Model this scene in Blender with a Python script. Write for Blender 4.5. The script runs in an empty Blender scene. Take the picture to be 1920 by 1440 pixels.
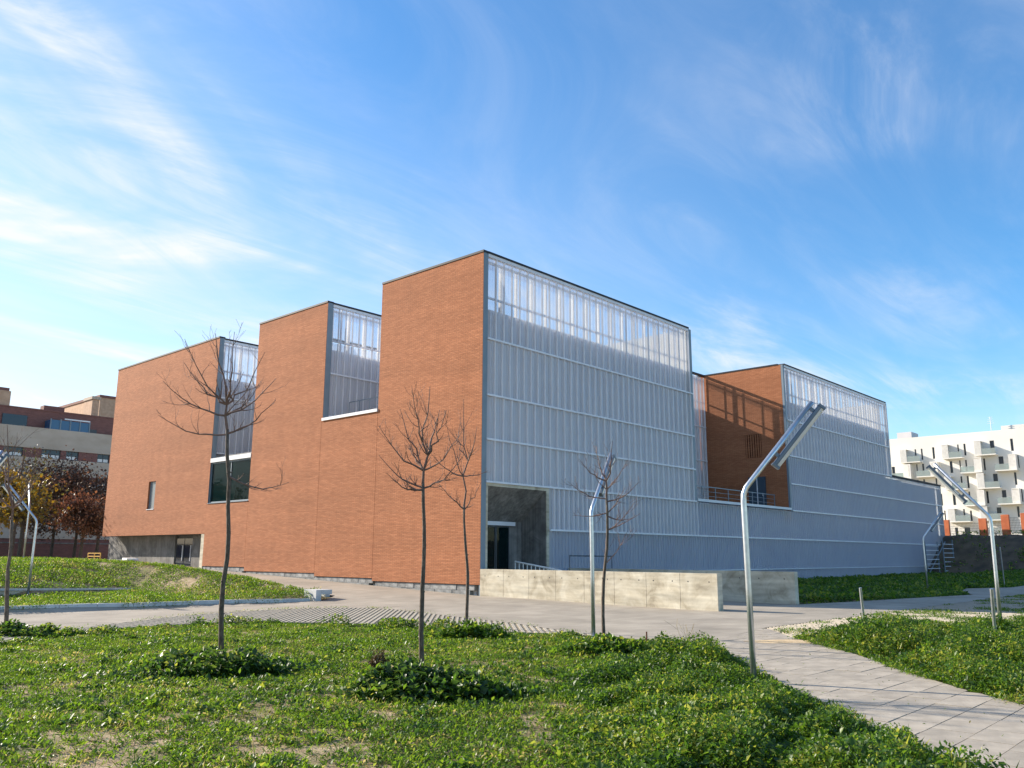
import bpy, bmesh, math, random
import numpy as np
from mathutils import Vector, Matrix
from mathutils.geometry import delaunay_2d_cdt

random.seed(7); rng = np.random.default_rng(7)
R = math.radians
scene = bpy.context.scene
col = scene.collection

# ------------------------------------------------------------------ camera
HD, PT, RL, FPX = R(42.346), R(11.445), R(0.257), 1583.8
CAM = np.array([-23.493, -23.049, 1.728])
_fw = np.array([math.cos(HD)*math.cos(PT), math.sin(HD)*math.cos(PT), math.sin(PT)])
_rt = np.array([math.sin(HD), -math.cos(HD), 0.0]); _up = np.cross(_rt, _fw)
_rt, _up = math.cos(RL)*_rt+math.sin(RL)*_up, -math.sin(RL)*_rt+math.cos(RL)*_up
cam_data = bpy.data.cameras.new('camera'); cam = bpy.data.objects.new('camera', cam_data); col.objects.link(cam)
cam_data.sensor_width = 36; cam_data.lens = FPX/1920*36; cam_data.clip_start = 0.1; cam_data.clip_end = 4000
m = Matrix.Identity(4)
for i in range(3):
    m[i][0] = _rt[i]; m[i][1] = _up[i]; m[i][2] = -_fw[i]; m[i][3] = CAM[i]
cam.matrix_world = m
scene.camera = cam
# pixel of the photograph -> direction, then a point on a known plane
def ray(px, py): return _fw + _rt*(px-960)/FPX + _up*(720-py)/FPX
def onz(px, py, z): d = ray(px, py); return CAM + d*(z-CAM[2])/d[2]
def onx(px, py, x): d = ray(px, py); return CAM + d*(x-CAM[0])/d[0]
def ony(px, py, y): d = ray(px, py); return CAM + d*(y-CAM[1])/d[1]

# ------------------------------------------------------------------ light
SUN_AZ, SUN_EL = R(109.0), R(25.0)           # azimuth of the sun, counter-clockwise from +x
scene.view_settings.view_transform = 'Standard'; scene.view_settings.look = 'None'
scene.view_settings.exposure = 0.95; scene.view_settings.gamma = 1.0
world = bpy.data.worlds.new('World'); scene.world = world; world.use_nodes = True
def build_world():
    nt = world.node_tree; N = nt.nodes; L = nt.links; N.clear()
    def nd(t, **k):
        n = N.new(t)
        for a, b in k.items(): setattr(n, a, b)
        return n
    def val(sock, v):
        if isinstance(v, (int, float)): sock.default_value = v
        else: L.new(v, sock)
    def math_(op, a, b=0.0, c=None, clamp=False):
        n = nd('ShaderNodeMath', operation=op, use_clamp=clamp)
        val(n.inputs[0], a); val(n.inputs[1], b)
        if c is not None: val(n.inputs[2], c)
        return n.outputs[0]
    out = nd('ShaderNodeOutputWorld'); bg = nd('ShaderNodeBackground'); bg.inputs[1].default_value = 0.125
    sky = nd('ShaderNodeTexSky', sky_type='NISHITA'); sky.sun_disc = False
    sky.sun_elevation = SUN_EL; sky.sun_rotation = math.pi/2 - SUN_AZ
    sky.altitude = 700; sky.air_density = 1.1; sky.dust_density = 0.6; sky.ozone_density = 2.2
    tc = nd('ShaderNodeTexCoord'); sep = nd('ShaderNodeSeparateXYZ'); L.new(tc.outputs['Generated'], sep.inputs[0])
    zz = math_('ADD', math_('MAXIMUM', sep.outputs[2], 0.0), 0.16)
    cu = math_('DIVIDE', sep.outputs[0], zz); cv = math_('DIVIDE', sep.outputs[1], zz)
    comb = nd('ShaderNodeCombineXYZ'); L.new(cu, comb.inputs[0]); L.new(cv, comb.inputs[1])
    def layer(rot, sc, scale, detail, rough, dist, lo, hi, loc=(0, 0, 0)):
        mp = nd('ShaderNodeMapping'); mp.inputs['Rotation'].default_value = (0, 0, R(rot)); mp.inputs['Scale'].default_value = sc
        mp.inputs['Location'].default_value = loc
        L.new(comb.outputs[0], mp.inputs[0])
        no = nd('ShaderNodeTexNoise'); no.inputs['Scale'].default_value = scale; no.inputs['Detail'].default_value = detail
        no.inputs['Roughness'].default_value = rough; no.inputs['Distortion'].default_value = dist
        L.new(mp.outputs[0], no.inputs['Vector'])
        mr = nd('ShaderNodeMapRange', interpolation_type='SMOOTHSTEP'); mr.inputs['From Min'].default_value = lo; mr.inputs['From Max'].default_value = hi
        L.new(no.outputs[0], mr.inputs[0]); return mr.outputs[0]
    a = layer(15, (0.9, 1.35, 1), 0.75, 5, 0.55, 1.6, 0.44, 0.72, (2.6, 4.2, 0))        # where cirrus stands
    b = layer(-12, (0.8, 1.1, 1), 0.40, 4, 0.5, 0.6, 0.34, 0.70, (0.4, 2.3, 0))         # where the veil is thick
    c = layer(48, (0.55, 2.0, 1), 1.5, 10, 0.66, 2.4, 0.30, 0.82, (7.7, 0.2, 0))        # fibres and wisps
    # the veil thickens gently over the sunward half of the sky
    dotn = nd('ShaderNodeVectorMath', operation='DOT_PRODUCT'); L.new(tc.outputs['Generated'], dotn.inputs[0])
    dotn.inputs[1].default_value = (math.cos(SUN_AZ), math.sin(SUN_AZ), 0)
    sunward = nd('ShaderNodeMapRange', interpolation_type='SMOOTHSTEP'); L.new(dotn.outputs['Value'], sunward.inputs[0])
    sunward.inputs['From Min'].default_value = -0.25; sunward.inputs['From Max'].default_value = 0.9
    sunward.inputs['To Min'].default_value = 0.55; sunward.inputs['To Max'].default_value = 1.1
    base = math_('MULTIPLY', a, math_('MULTIPLY_ADD', c, 1.05, 0.04))
    base = math_('ADD', base, math_('MULTIPLY', c, 0.14))
    base = math_('ADD', base, math_('MULTIPLY', b, 0.24))
    haze = nd('ShaderNodeMapRange', interpolation_type='SMOOTHSTEP'); L.new(dotn.outputs['Value'], haze.inputs[0])      # thin bright haze round the low sun
    haze.inputs['From Min'].default_value = -0.15; haze.inputs['From Max'].default_value = 0.9; haze.inputs['To Max'].default_value = 0.98
    low = nd('ShaderNodeMapRange', interpolation_type='SMOOTHSTEP'); L.new(sep.outputs[2], low.inputs[0]); low.inputs['From Min'].default_value = 0.62; low.inputs['From Max'].default_value = 0.0
    cl = math_('MULTIPLY', base, sunward.outputs[0])
    cl = math_('ADD', cl, math_('MULTIPLY', haze.outputs[0], math_('MULTIPLY', low.outputs[0], math_('MULTIPLY_ADD', a, 0.65, 0.6))), clamp=True)
    cl = math_('MULTIPLY', cl, 0.93)
    hs = nd('ShaderNodeHueSaturation'); hs.inputs['Saturation'].default_value = 1.34; hs.inputs['Value'].default_value = 1.0
    L.new(sky.outputs[0], hs.inputs['Color'])
    mix = nd('ShaderNodeMix', data_type='RGBA'); L.new(cl, mix.inputs['Factor']); L.new(hs.outputs[0], mix.inputs['A'])
    mix.inputs['B'].default_value = (4.2, 4.25, 4.4, 1)
    L.new(mix.outputs['Result'], bg.inputs[0]); L.new(bg.outputs[0], out.inputs[0])
build_world()
sun_d = bpy.data.lights.new('sun', 'SUN'); sun = bpy.data.objects.new('sun', sun_d); col.objects.link(sun)
sun_d.energy = 5.0; sun_d.angle = R(0.53); sun_d.color = (1.0, 0.90, 0.76)
_sd = Vector((math.cos(SUN_AZ)*math.cos(SUN_EL), math.sin(SUN_AZ)*math.cos(SUN_EL), math.sin(SUN_EL)))
sun.rotation_euler = _sd.to_track_quat('Z', 'Y').to_euler(); sun.location = (-20, 20, 40)
scene.cycles.transparent_max_bounces = 16

# ------------------------------------------------------------------ materials
def mat_new(name):
    m = bpy.data.materials.new(name); m.use_nodes = True; nt = m.node_tree
    return m, nt, nt.nodes, nt.links, nt.nodes['Principled BSDF']
def rgba(c): return (c[0], c[1], c[2], 1)
def surf(name, c1, c2=None, rough=0.8, scale=3.0, detail=6, bump=0.0, bscale=None, metal=0.0, spec=0.5, stretch=(1, 1, 1), rnd=0.0, c3=None, lo=0.35, hi=0.65, coords='Object'):
    """noise-mottled surface with optional relief and per-object variation"""
    m, nt, N, L, bs = mat_new(name)
    bs.inputs['Roughness'].default_value = rough; bs.inputs['Metallic'].default_value = metal; bs.inputs['Specular IOR Level'].default_value = spec
    tc = N.new('ShaderNodeTexCoord'); mp = N.new('ShaderNodeMapping'); mp.inputs['Scale'].default_value = stretch; L.new(tc.outputs[coords], mp.inputs[0])
    no = N.new('ShaderNodeTexNoise'); no.inputs['Scale'].default_value = scale; no.inputs['Detail'].default_value = detail; L.new(mp.outputs[0], no.inputs['Vector'])
    c2 = c2 or c1
    ra = N.new('ShaderNodeValToRGB'); ra.color_ramp.elements[0].color = rgba(c1); ra.color_ramp.elements[1].color = rgba(c2)
    ra.color_ramp.elements[0].position = lo; ra.color_ramp.elements[1].position = hi
    if c3: e = ra.color_ramp.elements.new((lo+hi)/2); e.color = rgba(c3)
    L.new(no.outputs[0], ra.inputs[0]); last = ra.outputs[0]
    if rnd:
        oi = N.new('ShaderNodeObjectInfo'); mr = N.new('ShaderNodeMapRange'); mr.inputs['To Min'].default_value = 1-rnd; mr.inputs['To Max'].default_value = 1+rnd
        L.new(oi.outputs['Random'], mr.inputs[0])
        hv = N.new('ShaderNodeHueSaturation'); L.new(mr.outputs[0], hv.inputs['Value']); L.new(last, hv.inputs['Color']); last = hv.outputs[0]
    L.new(last, bs.inputs['Base Color'])
    if bump:
        nb = N.new('ShaderNodeTexNoise'); nb.inputs['Scale'].default_value = bscale or scale*6; nb.inputs['Detail'].default_value = 4; L.new(mp.outputs[0], nb.inputs['Vector'])
        bp = N.new('ShaderNodeBump'); bp.inputs['Strength'].default_value = bump; bp.inputs['Distance'].default_value = 0.02
        L.new(nb.outputs[0], bp.inputs['Height']); L.new(bp.outputs[0], bs.inputs['Normal'])
    return m
def leaf_mat(name, cols, transl=0.35, rough=0.4, spec=0.5):
    m, nt, N, L, bs = mat_new(name)
    ge = N.new('ShaderNodeNewGeometry'); ra = N.new('ShaderNodeValToRGB'); cr = ra.color_ramp
    while len(cr.elements) < len(cols): cr.elements.new(0.5)
    for i, (p, c) in enumerate(cols): cr.elements[i].position = p; cr.elements[i].color = rgba(c)
    no = N.new('ShaderNodeTexNoise'); no.inputs['Scale'].default_value = 1.1; no.inputs['Detail'].default_value = 5; L.new(ge.outputs['Position'], no.inputs['Vector'])
    pr = N.new('ShaderNodeMapRange'); pr.inputs['From Min'].default_value = 0.32; pr.inputs['From Max'].default_value = 0.68; pr.inputs['To Min'].default_value = -0.30; pr.inputs['To Max'].default_value = 0.32; L.new(no.outputs[0], pr.inputs[0])
    ad = N.new('ShaderNodeMath'); ad.operation = 'ADD'; ad.use_clamp = True; L.new(ge.outputs['Random Per Island'], ad.inputs[0]); L.new(pr.outputs[0], ad.inputs[1])
    L.new(ad.outputs[0], ra.inputs[0])
    bs.inputs['Roughness'].default_value = rough; bs.inputs['Specular IOR Level'].default_value = spec
    L.new(ra.outputs[0], bs.inputs['Base Color'])
    tr = N.new('ShaderNodeBsdfTranslucent'); hv = N.new('ShaderNodeHueSaturation'); hv.inputs['Hue'].default_value = 0.485; hv.inputs['Value'].default_value = 1.7; hv.inputs['Saturation'].default_value = 1.05
    L.new(ra.outputs[0], hv.inputs['Color']); L.new(hv.outputs[0], tr.inputs[0])
    mx = N.new('ShaderNodeMixShader'); mx.inputs[0].default_value = transl
    L.new(bs.outputs[0], mx.inputs[1]); L.new(tr.outputs[0], mx.inputs[2]); L.new(mx.outputs[0], N['Material Output'].inputs[0])
    return m
def brick_mat(name, base, dark, light, joint, axis):
    """thin clay bricks in running bond; axis = world axis the courses run along ('x' or 'y')"""
    m, nt, N, L, bs = mat_new(name)
    bs.inputs['Roughness'].default_value = 0.86; bs.inputs['Specular IOR Level'].default_value = 0.25
    tc = N.new('ShaderNodeTexCoord'); sp = N.new('ShaderNodeSeparateXYZ'); cb = N.new('ShaderNodeCombineXYZ')
    L.new(tc.outputs['Object'], sp.inputs[0]); L.new(sp.outputs[0 if axis == 'x' else 1], cb.inputs[0]); L.new(sp.outputs[2], cb.inputs[1])
    bt = N.new('ShaderNodeTexBrick'); bt.inputs['Scale'].default_value = 1.0; bt.inputs['Brick Width'].default_value = 0.27; bt.inputs['Row Height'].default_value = 0.056
    bt.inputs['Mortar Size'].default_value = 0.007; bt.inputs['Mortar Smooth'].default_value = 0.3; bt.inputs['Bias'].default_value = -0.1
    bt.inputs['Color1'].default_value = rgba(dark); bt.inputs['Color2'].default_value = rgba(light); bt.inputs['Mortar'].default_value = rgba(joint)
    L.new(cb.outputs[0], bt.inputs['Vector'])
    # broad streaky bands of lighter and darker tone, wider than tall
    mp = N.new('ShaderNodeMapping'); mp.inputs['Scale'].default_value = (0.07, 0.9, 1); L.new(cb.outputs[0], mp.inputs[0])
    n1 = N.new('ShaderNodeTexNoise'); n1.inputs['Scale'].default_value = 1.0; n1.inputs['Detail'].default_value = 5; n1.inputs['Roughness'].default_value = 0.6; L.new(mp.outputs[0], n1.inputs['Vector'])
    r1 = N.new('ShaderNodeMapRange'); r1.inputs['From Min'].default_value = 0.3; r1.inputs['From Max'].default_value = 0.7; r1.inputs['To Min'].default_value = 0.86; r1.inputs['To Max'].default_value = 1.12; L.new(n1.outputs[0], r1.inputs[0])
    mp2 = N.new('ShaderNodeMapping'); mp2.inputs['Scale'].default_value = (0.9, 14.0, 1); L.new(cb.outputs[0], mp2.inputs[0])
    n2 = N.new('ShaderNodeTexNoise'); n2.inputs['Scale'].default_value = 1.6; n2.inputs['Detail'].default_value = 3; L.new(mp2.outputs[0], n2.inputs['Vector'])
    r2 = N.new('ShaderNodeMapRange'); r2.inputs['From Min'].default_value = 0.3; r2.inputs['From Max'].default_value = 0.7; r2.inputs['To Min'].default_value = 0.89; r2.inputs['To Max'].default_value = 1.11; L.new(n2.outputs[0], r2.inputs[0])
    mu = N.new('ShaderNodeMath'); mu.operation = 'MULTIPLY'; L.new(r1.outputs[0], mu.inputs[0]); L.new(r2.outputs[0], mu.inputs[1])
    mp3 = N.new('ShaderNodeMapping'); mp3.inputs['Scale'].default_value = (1.7, 0.10, 1); L.new(cb.outputs[0], mp3.inputs[0])
    n3 = N.new('ShaderNodeTexNoise'); n3.inputs['Scale'].default_value = 1.0; n3.inputs['Detail'].default_value = 6; n3.inputs['Roughness'].default_value = 0.65; L.new(mp3.outputs[0], n3.inputs['Vector'])
    r3 = N.new('ShaderNodeMapRange'); r3.inputs['From Min'].default_value = 0.3; r3.inputs['From Max'].default_value = 0.7; r3.inputs['To Min'].default_value = 0.93; r3.inputs['To Max'].default_value = 1.06; L.new(n3.outputs[0], r3.inputs[0])
    mu2 = N.new('ShaderNodeMath'); mu2.operation = 'MULTIPLY'; L.new(mu.outputs[0], mu2.inputs[0]); L.new(r3.outputs[0], mu2.inputs[1]); mu = mu2
    hv = N.new('ShaderNodeHueSaturation'); L.new(bt.outputs['Color'], hv.inputs['Color']); L.new(mu.outputs[0], hv.inputs['Value']); L.new(hv.outputs[0], bs.inputs['Base Color'])
    ad = N.new('ShaderNodeMath'); ad.operation = 'MULTIPLY_ADD'; L.new(bt.outputs['Fac'], ad.inputs[0]); ad.inputs[1].default_value = -1.0; L.new(n2.outputs[0], ad.inputs[2])
    bp = N.new('ShaderNodeBump'); bp.inputs['Strength'].default_value = 0.5; bp.inputs['Distance'].default_value = 0.014; L.new(ad.outputs[0], bp.inputs['Height']); L.new(bp.outputs[0], bs.inputs['Normal'])
    return m
M = {}
M['brick_y'] = brick_mat('brick_along_y', None, (0.385, 0.146, 0.066), (0.475, 0.192, 0.092), (0.17, 0.075, 0.042), 'y')
M['steel'] = surf('painted_steel', (0.15, 0.195, 0.235), (0.18, 0.225, 0.265), 0.5, 1.5, metal=0.0, spec=0.6)
M['flash'] = surf('aluminium_flashing', (0.66, 0.66, 0.69), (0.74, 0.74, 0.77), 0.45, 2.0, spec=0.4)
M['cap'] = surf('roof_capping', (0.028, 0.03, 0.036), (0.04, 0.042, 0.05), 0.6, 1.0, spec=0.2)
M['coping'] = surf('light_coping', (0.62, 0.64, 0.67), (0.70, 0.71, 0.73), 0.55, 1.0)
M['plaster'] = surf('inner_plaster', (0.50, 0.47, 0.42), (0.58, 0.55, 0.50), 0.85, 0.8)
M['backing'] = surf('insulated_backing_wall', (0.68, 0.645, 0.64), (0.74, 0.70, 0.69), 0.8, 0.5)
M['backing_low'] = surf('blue_grey_backing_wall', (0.15, 0.18, 0.27), (0.19, 0.22, 0.31), 0.8, 0.5)
M['roof'] = surf('roof_gravel', (0.20, 0.195, 0.185), (0.27, 0.265, 0.255), 0.9, 2.0)
def poly_mat(name='translucent_polycarbonate', clear=0.42, trans=0.25):
    m, nt, N, L, bs = mat_new(name)
    bs.inputs['Base Color'].default_value = (0.52, 0.575, 0.66, 1); bs.inputs['Roughness'].default_value = 0.32; bs.inputs['Specular IOR Level'].default_value = 0.6
    # fine vertical flutes of the cellular sheet and a light film of dust
    tc = N.new('ShaderNodeTexCoord'); ge = N.new('ShaderNodeNewGeometry'); mp = N.new('ShaderNodeMapping'); mp.inputs['Scale'].default_value = (30, 30, 0.15); L.new(ge.outputs['Position'], mp.inputs[0])
    no = N.new('ShaderNodeTexNoise'); no.inputs['Scale'].default_value = 1.0; no.inputs['Detail'].default_value = 2; L.new(mp.outputs[0], no.inputs['Vector'])
    mp2 = N.new('ShaderNodeMapping'); mp2.inputs['Scale'].default_value = (1.0, 1.0, 0.35); L.new(ge.outputs['Position'], mp2.inputs[0])
    n2 = N.new('ShaderNodeTexNoise'); n2.inputs['Scale'].default_value = 0.8; n2.inputs['Detail'].default_value = 4; L.new(mp2.outputs[0], n2.inputs['Vector'])
    ra = N.new('ShaderNodeValToRGB'); ra.color_ramp.elements[0].position = 0.3; ra.color_ramp.elements[1].position = 0.7
    ra.color_ramp.elements[0].color = (0.80, 0.77, 0.80, 1); ra.color_ramp.elements[1].color = (0.90, 0.865, 0.885, 1); L.new(n2.outputs[0], ra.inputs[0]); L.new(ra.outputs[0], bs.inputs['Base Color'])
    bp = N.new('ShaderNodeBump'); bp.inputs['Strength'].default_value = 0.15; bp.inputs['Distance'].default_value = 0.01; L.new(no.outputs[0], bp.inputs['Height']); L.new(bp.outputs[0], bs.inputs['Normal'])
    tl = N.new('ShaderNodeBsdfTranslucent'); tl.inputs[0].default_value = (0.72, 0.77, 0.84, 1)
    tp = N.new('ShaderNodeBsdfTransparent'); tp.inputs[0].default_value = (0.84, 0.89, 0.96, 1)
    m1 = N.new('ShaderNodeMixShader'); m1.inputs[0].default_value = trans; L.new(bs.outputs[0], m1.inputs[1]); L.new(tl.outputs[0], m1.inputs[2])
    m2 = N.new('ShaderNodeMixShader'); m2.inputs[0].default_value = clear; L.new(m1.outputs[0], m2.inputs[1]); L.new(tp.outputs[0], m2.inputs[2])
    L.new(m2.outputs[0], N['Material Output'].inputs[0]); return m
M['poly'] = poly_mat()
M['poly_low'] = poly_mat('lower_polycarbonate', 0.58, 0.2)
M['poly_clear'] = poly_mat('clear_polycarbonate', 0.60, 0.12)
M['poly_rib'] = surf('polycarbonate_rib', (0.70, 0.68, 0.70), (0.78, 0.76, 0.78), 0.4, 2.0, spec=0.5)
def conc_mat(name, c1, c2, c3, board=0.0, stain=0.5):
    m, nt, N, L, bs = mat_new(name); bs.inputs['Roughness'].default_value = 0.85; bs.inputs['Specular IOR Level'].default_value = 0.3
    tc = N.new('ShaderNodeTexCoord')
    n1 = N.new('ShaderNodeTexNoise'); n1.inputs['Scale'].default_value = 1.6; n1.inputs['Detail'].default_value = 8; n1.inputs['Roughness'].default_value = 0.65; n1.inputs['Distortion'].default_value = 0.6; L.new(tc.outputs['Object'], n1.inputs['Vector'])
    ra = N.new('ShaderNodeValToRGB'); ra.color_ramp.elements[0].position = 0.32; ra.color_ramp.elements[1].position = 0.62
    ra.color_ramp.elements[0].color = rgba(c1); ra.color_ramp.elements[1].color = rgba(c2); e = ra.color_ramp.elements.new(0.46); e.color = rgba(c3)
    L.new(n1.outputs[0], ra.inputs[0])
    mp = N.new('ShaderNodeMapping'); mp.inputs['Scale'].default_value = (7, 7, 0.25) if board else (0.6, 0.6, 5); L.new(tc.outputs['Object'], mp.inputs[0])
    n2 = N.new('ShaderNodeTexNoise'); n2.inputs['Scale'].default_value = 1.3; n2.inputs['Detail'].default_value = 4; L.new(mp.outputs[0], n2.inputs['Vector'])
    mr = N.new('ShaderNodeMapRange'); mr.inputs['From Min'].default_value = 0.3; mr.inputs['From Max'].default_value = 0.7; mr.inputs['To Min'].default_value = 1-0.3*stain; mr.inputs['To Max'].default_value = 1+0.2*stain; L.new(n2.outputs[0], mr.inputs[0])
    hv = N.new('ShaderNodeHueSaturation'); L.new(ra.outputs[0], hv.inputs['Color']); L.new(mr.outputs[0], hv.inputs['Value']); L.new(hv.outputs[0], bs.inputs['Base Color'])
    nb = N.new('ShaderNodeTexNoise'); nb.inputs['Scale'].default_value = 22; nb.inputs['Detail'].default_value = 5; L.new(tc.outputs['Object'], nb.inputs['Vector'])
    bp = N.new('ShaderNodeBump'); bp.inputs['Strength'].default_value = 0.25; bp.inputs['Distance'].default_value = 0.01; L.new(nb.outputs[0], bp.inputs['Height']); L.new(bp.outputs[0], bs.inputs['Normal'])
    return m
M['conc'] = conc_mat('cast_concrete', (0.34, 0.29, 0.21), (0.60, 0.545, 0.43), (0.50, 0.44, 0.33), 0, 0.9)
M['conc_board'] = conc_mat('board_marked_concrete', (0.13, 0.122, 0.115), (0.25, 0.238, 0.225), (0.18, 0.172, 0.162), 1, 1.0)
M['conc_block'] = surf('concrete_block', (0.20, 0.20, 0.195), (0.33, 0.33, 0.32), 0.9, 6, bump=0.4, rnd=0.2)
M['kerb'] = surf('precast_kerb', (0.46, 0.46, 0.45), (0.58, 0.57, 0.55), 0.8, 4, bump=0.2, rnd=0.08)
def glass_mat(name, tint, rough=0.03, mixf=0.35):
    m, nt, N, L, bs = mat_new(name); bs.inputs['Base Color'].default_value = rgba(tint); bs.inputs['Roughness'].default_value = rough; bs.inputs['Specular IOR Level'].default_value = 0.5
    bs.inputs['IOR'].default_value = 1.45
    tp = N.new('ShaderNodeBsdfTransparent'); tp.inputs[0].default_value = (0.55, 0.66, 0.66, 1)
    mx = N.new('ShaderNodeMixShader'); mx.inputs[0].default_value = mixf; L.new(bs.outputs[0], mx.inputs[1]); L.new(tp.outputs[0], mx.inputs[2]); L.new(mx.outputs[0], N['Material Output'].inputs[0]); return m
M['glass'] = glass_mat('window_glass', (0.012, 0.035, 0.036), 0.03, 0.74)
M['glass_far'] = glass_mat('far_window_glass', (0.02, 0.03, 0.045), 0.05, 0.0)
M['glass_blue'] = glass_mat('blue_balcony_glass', (0.03, 0.10, 0.20), 0.08, 0.0)
M['glass_rail'] = glass_mat('glass_railing', (0.55, 0.60, 0.58), 0.08, 0.6)
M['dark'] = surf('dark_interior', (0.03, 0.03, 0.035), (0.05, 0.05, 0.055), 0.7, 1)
M['frame'] = surf('dark_window_frame', (0.05, 0.055, 0.06), (0.07, 0.075, 0.08), 0.5, 1)
M['galv'] = surf('galvanised_steel', (0.52, 0.55, 0.58), (0.62, 0.65, 0.68), 0.32, 14, metal=0.85, spec=0.6)
M['lum_case'] = surf('luminaire_casing', (0.10, 0.13, 0.17), (0.13, 0.16, 0.20), 0.4, 3, metal=0.4)
M['lum_diff'] = surf('luminaire_diffuser', (0.78, 0.78, 0.74), (0.84, 0.84, 0.80), 0.35, 3)
def _lum():
    nt = M['lum_diff'].node_tree; N = nt.nodes; tl = N.new('ShaderNodeBsdfTranslucent'); tl.inputs[0].default_value = (0.85, 0.84, 0.78, 1); mx = N.new('ShaderNodeMixShader'); mx.inputs[0].default_value = 0.5
    nt.links.new(N['Principled BSDF'].outputs[0], mx.inputs[1]); nt.links.new(tl.outputs[0], mx.inputs[2]); nt.links.new(mx.outputs[0], N['Material Output'].inputs[0])
_lum()
M['bark'] = surf('young_bark', (0.075, 0.055, 0.042), (0.17, 0.13, 0.10), 0.85, 30, bump=0.6, bscale=80, stretch=(1, 1, 0.3))
M['twig'] = surf('twig_bark', (0.13, 0.075, 0.058), (0.21, 0.13, 0.10), 0.8, 20)
M['bark_dark'] = surf('dark_bark', (0.06, 0.045, 0.035), (0.11, 0.085, 0.065), 0.9, 12, bump=0.5)
M['apt_brick'] = surf('dark_red_brick', (0.17, 0.072, 0.060), (0.23, 0.10, 0.082), 0.85, 3, stretch=(1, 1, 4))
M['apt_beige'] = surf('beige_cladding', (0.44, 0.345, 0.265), (0.52, 0.42, 0.335), 0.85, 0.6, stretch=(1, 1, 2))
M['tan_brick'] = surf('tan_brick', (0.46, 0.28, 0.18), (0.56, 0.36, 0.24), 0.85, 3)
M['white_wall'] = surf('white_render', (0.72, 0.70, 0.65), (0.78, 0.755, 0.705), 0.85, 0.15)
M['white_metal'] = surf('white_perforated_metal', (0.70, 0.68, 0.64), (0.78, 0.76, 0.72), 0.6, 2)
M['orange'] = surf('orange_red_render', (0.50, 0.13, 0.05), (0.62, 0.18, 0.07), 0.8, 2)
M['yellow'] = surf('yellow_paint', (0.55, 0.30, 0.03), (0.62, 0.36, 0.05), 0.5, 4)
M['white_bag'] = surf('white_board', (0.74, 0.73, 0.70), (0.82, 0.81, 0.78), 0.7, 3)
M['sand'] = surf('spilled_sand', (0.50, 0.36, 0.20), (0.60, 0.45, 0.27), 0.95, 9, bump=0.5)
M['door_blue'] = surf('blue_grey_door', (0.035, 0.06, 0.09), (0.05, 0.08, 0.11), 0.4, 1)
M['vent_dark'] = surf('vent_shadow_gap', (0.05, 0.02, 0.015), (0.06, 0.025, 0.02), 0.9, 1)
def ground_mat():
    m, nt, N, L, bs = mat_new('soil_and_turf'); bs.inputs['Roughness'].default_value = 0.95; bs.inputs['Specular IOR Level'].default_value = 0.15
    ge = N.new('ShaderNodeNewGeometry')
    def noi(s, d, r=0.55):
        n = N.new('ShaderNodeTexNoise'); n.inputs['Scale'].default_value = s; n.inputs['Detail'].default_value = d; n.inputs['Roughness'].default_value = r; L.new(ge.outputs['Position'], n.inputs['Vector']); return n
    a = noi(0.9, 6); b = noi(7, 6); c = noi(45, 4)
    r1 = N.new('ShaderNodeValToRGB'); r1.color_ramp.elements[0].position = 0.38; r1.color_ramp.elements[1].position = 0.62
    r1.color_ramp.elements[0].color = (0.30, 0.215, 0.125, 1); r1.color_ramp.elements[1].color = (0.47, 0.36, 0.225, 1); L.new(b.outputs[0], r1.inputs[0])
    r2 = N.new('ShaderNodeValToRGB'); r2.color_ramp.elements[0].position = 0.44; r2.color_ramp.elements[1].position = 0.56
    r2.color_ramp.elements[0].color = (0, 0, 0, 1); r2.color_ramp.elements[1].color = (0.6, 0.6, 0.6, 1); L.new(a.outputs[0], r2.inputs[0])
    mx = N.new('ShaderNodeMix'); mx.data_type = 'RGBA'; L.new(r2.outputs[0], mx.inputs['Factor']); L.new(r1.outputs[0], mx.inputs['A']); mx.inputs['B'].default_value = (0.085, 0.105, 0.03, 1)
    L.new(mx.outputs['Result'], bs.inputs['Base Color'])
    bp = N.new('ShaderNodeBump'); bp.inputs['Strength'].default_value = 0.7; bp.inputs['Distance'].default_value = 0.03; L.new(c.outputs[0], bp.inputs['Height']); L.new(bp.outputs[0], bs.inputs['Normal']); return m
M['ground'] = ground_mat()
M['bank_soil'] = surf('bank_soil', (0.060, 0.045, 0.028), (0.14, 0.10, 0.06), 0.95, 0.9, bump=0.8, bscale=6)
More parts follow.
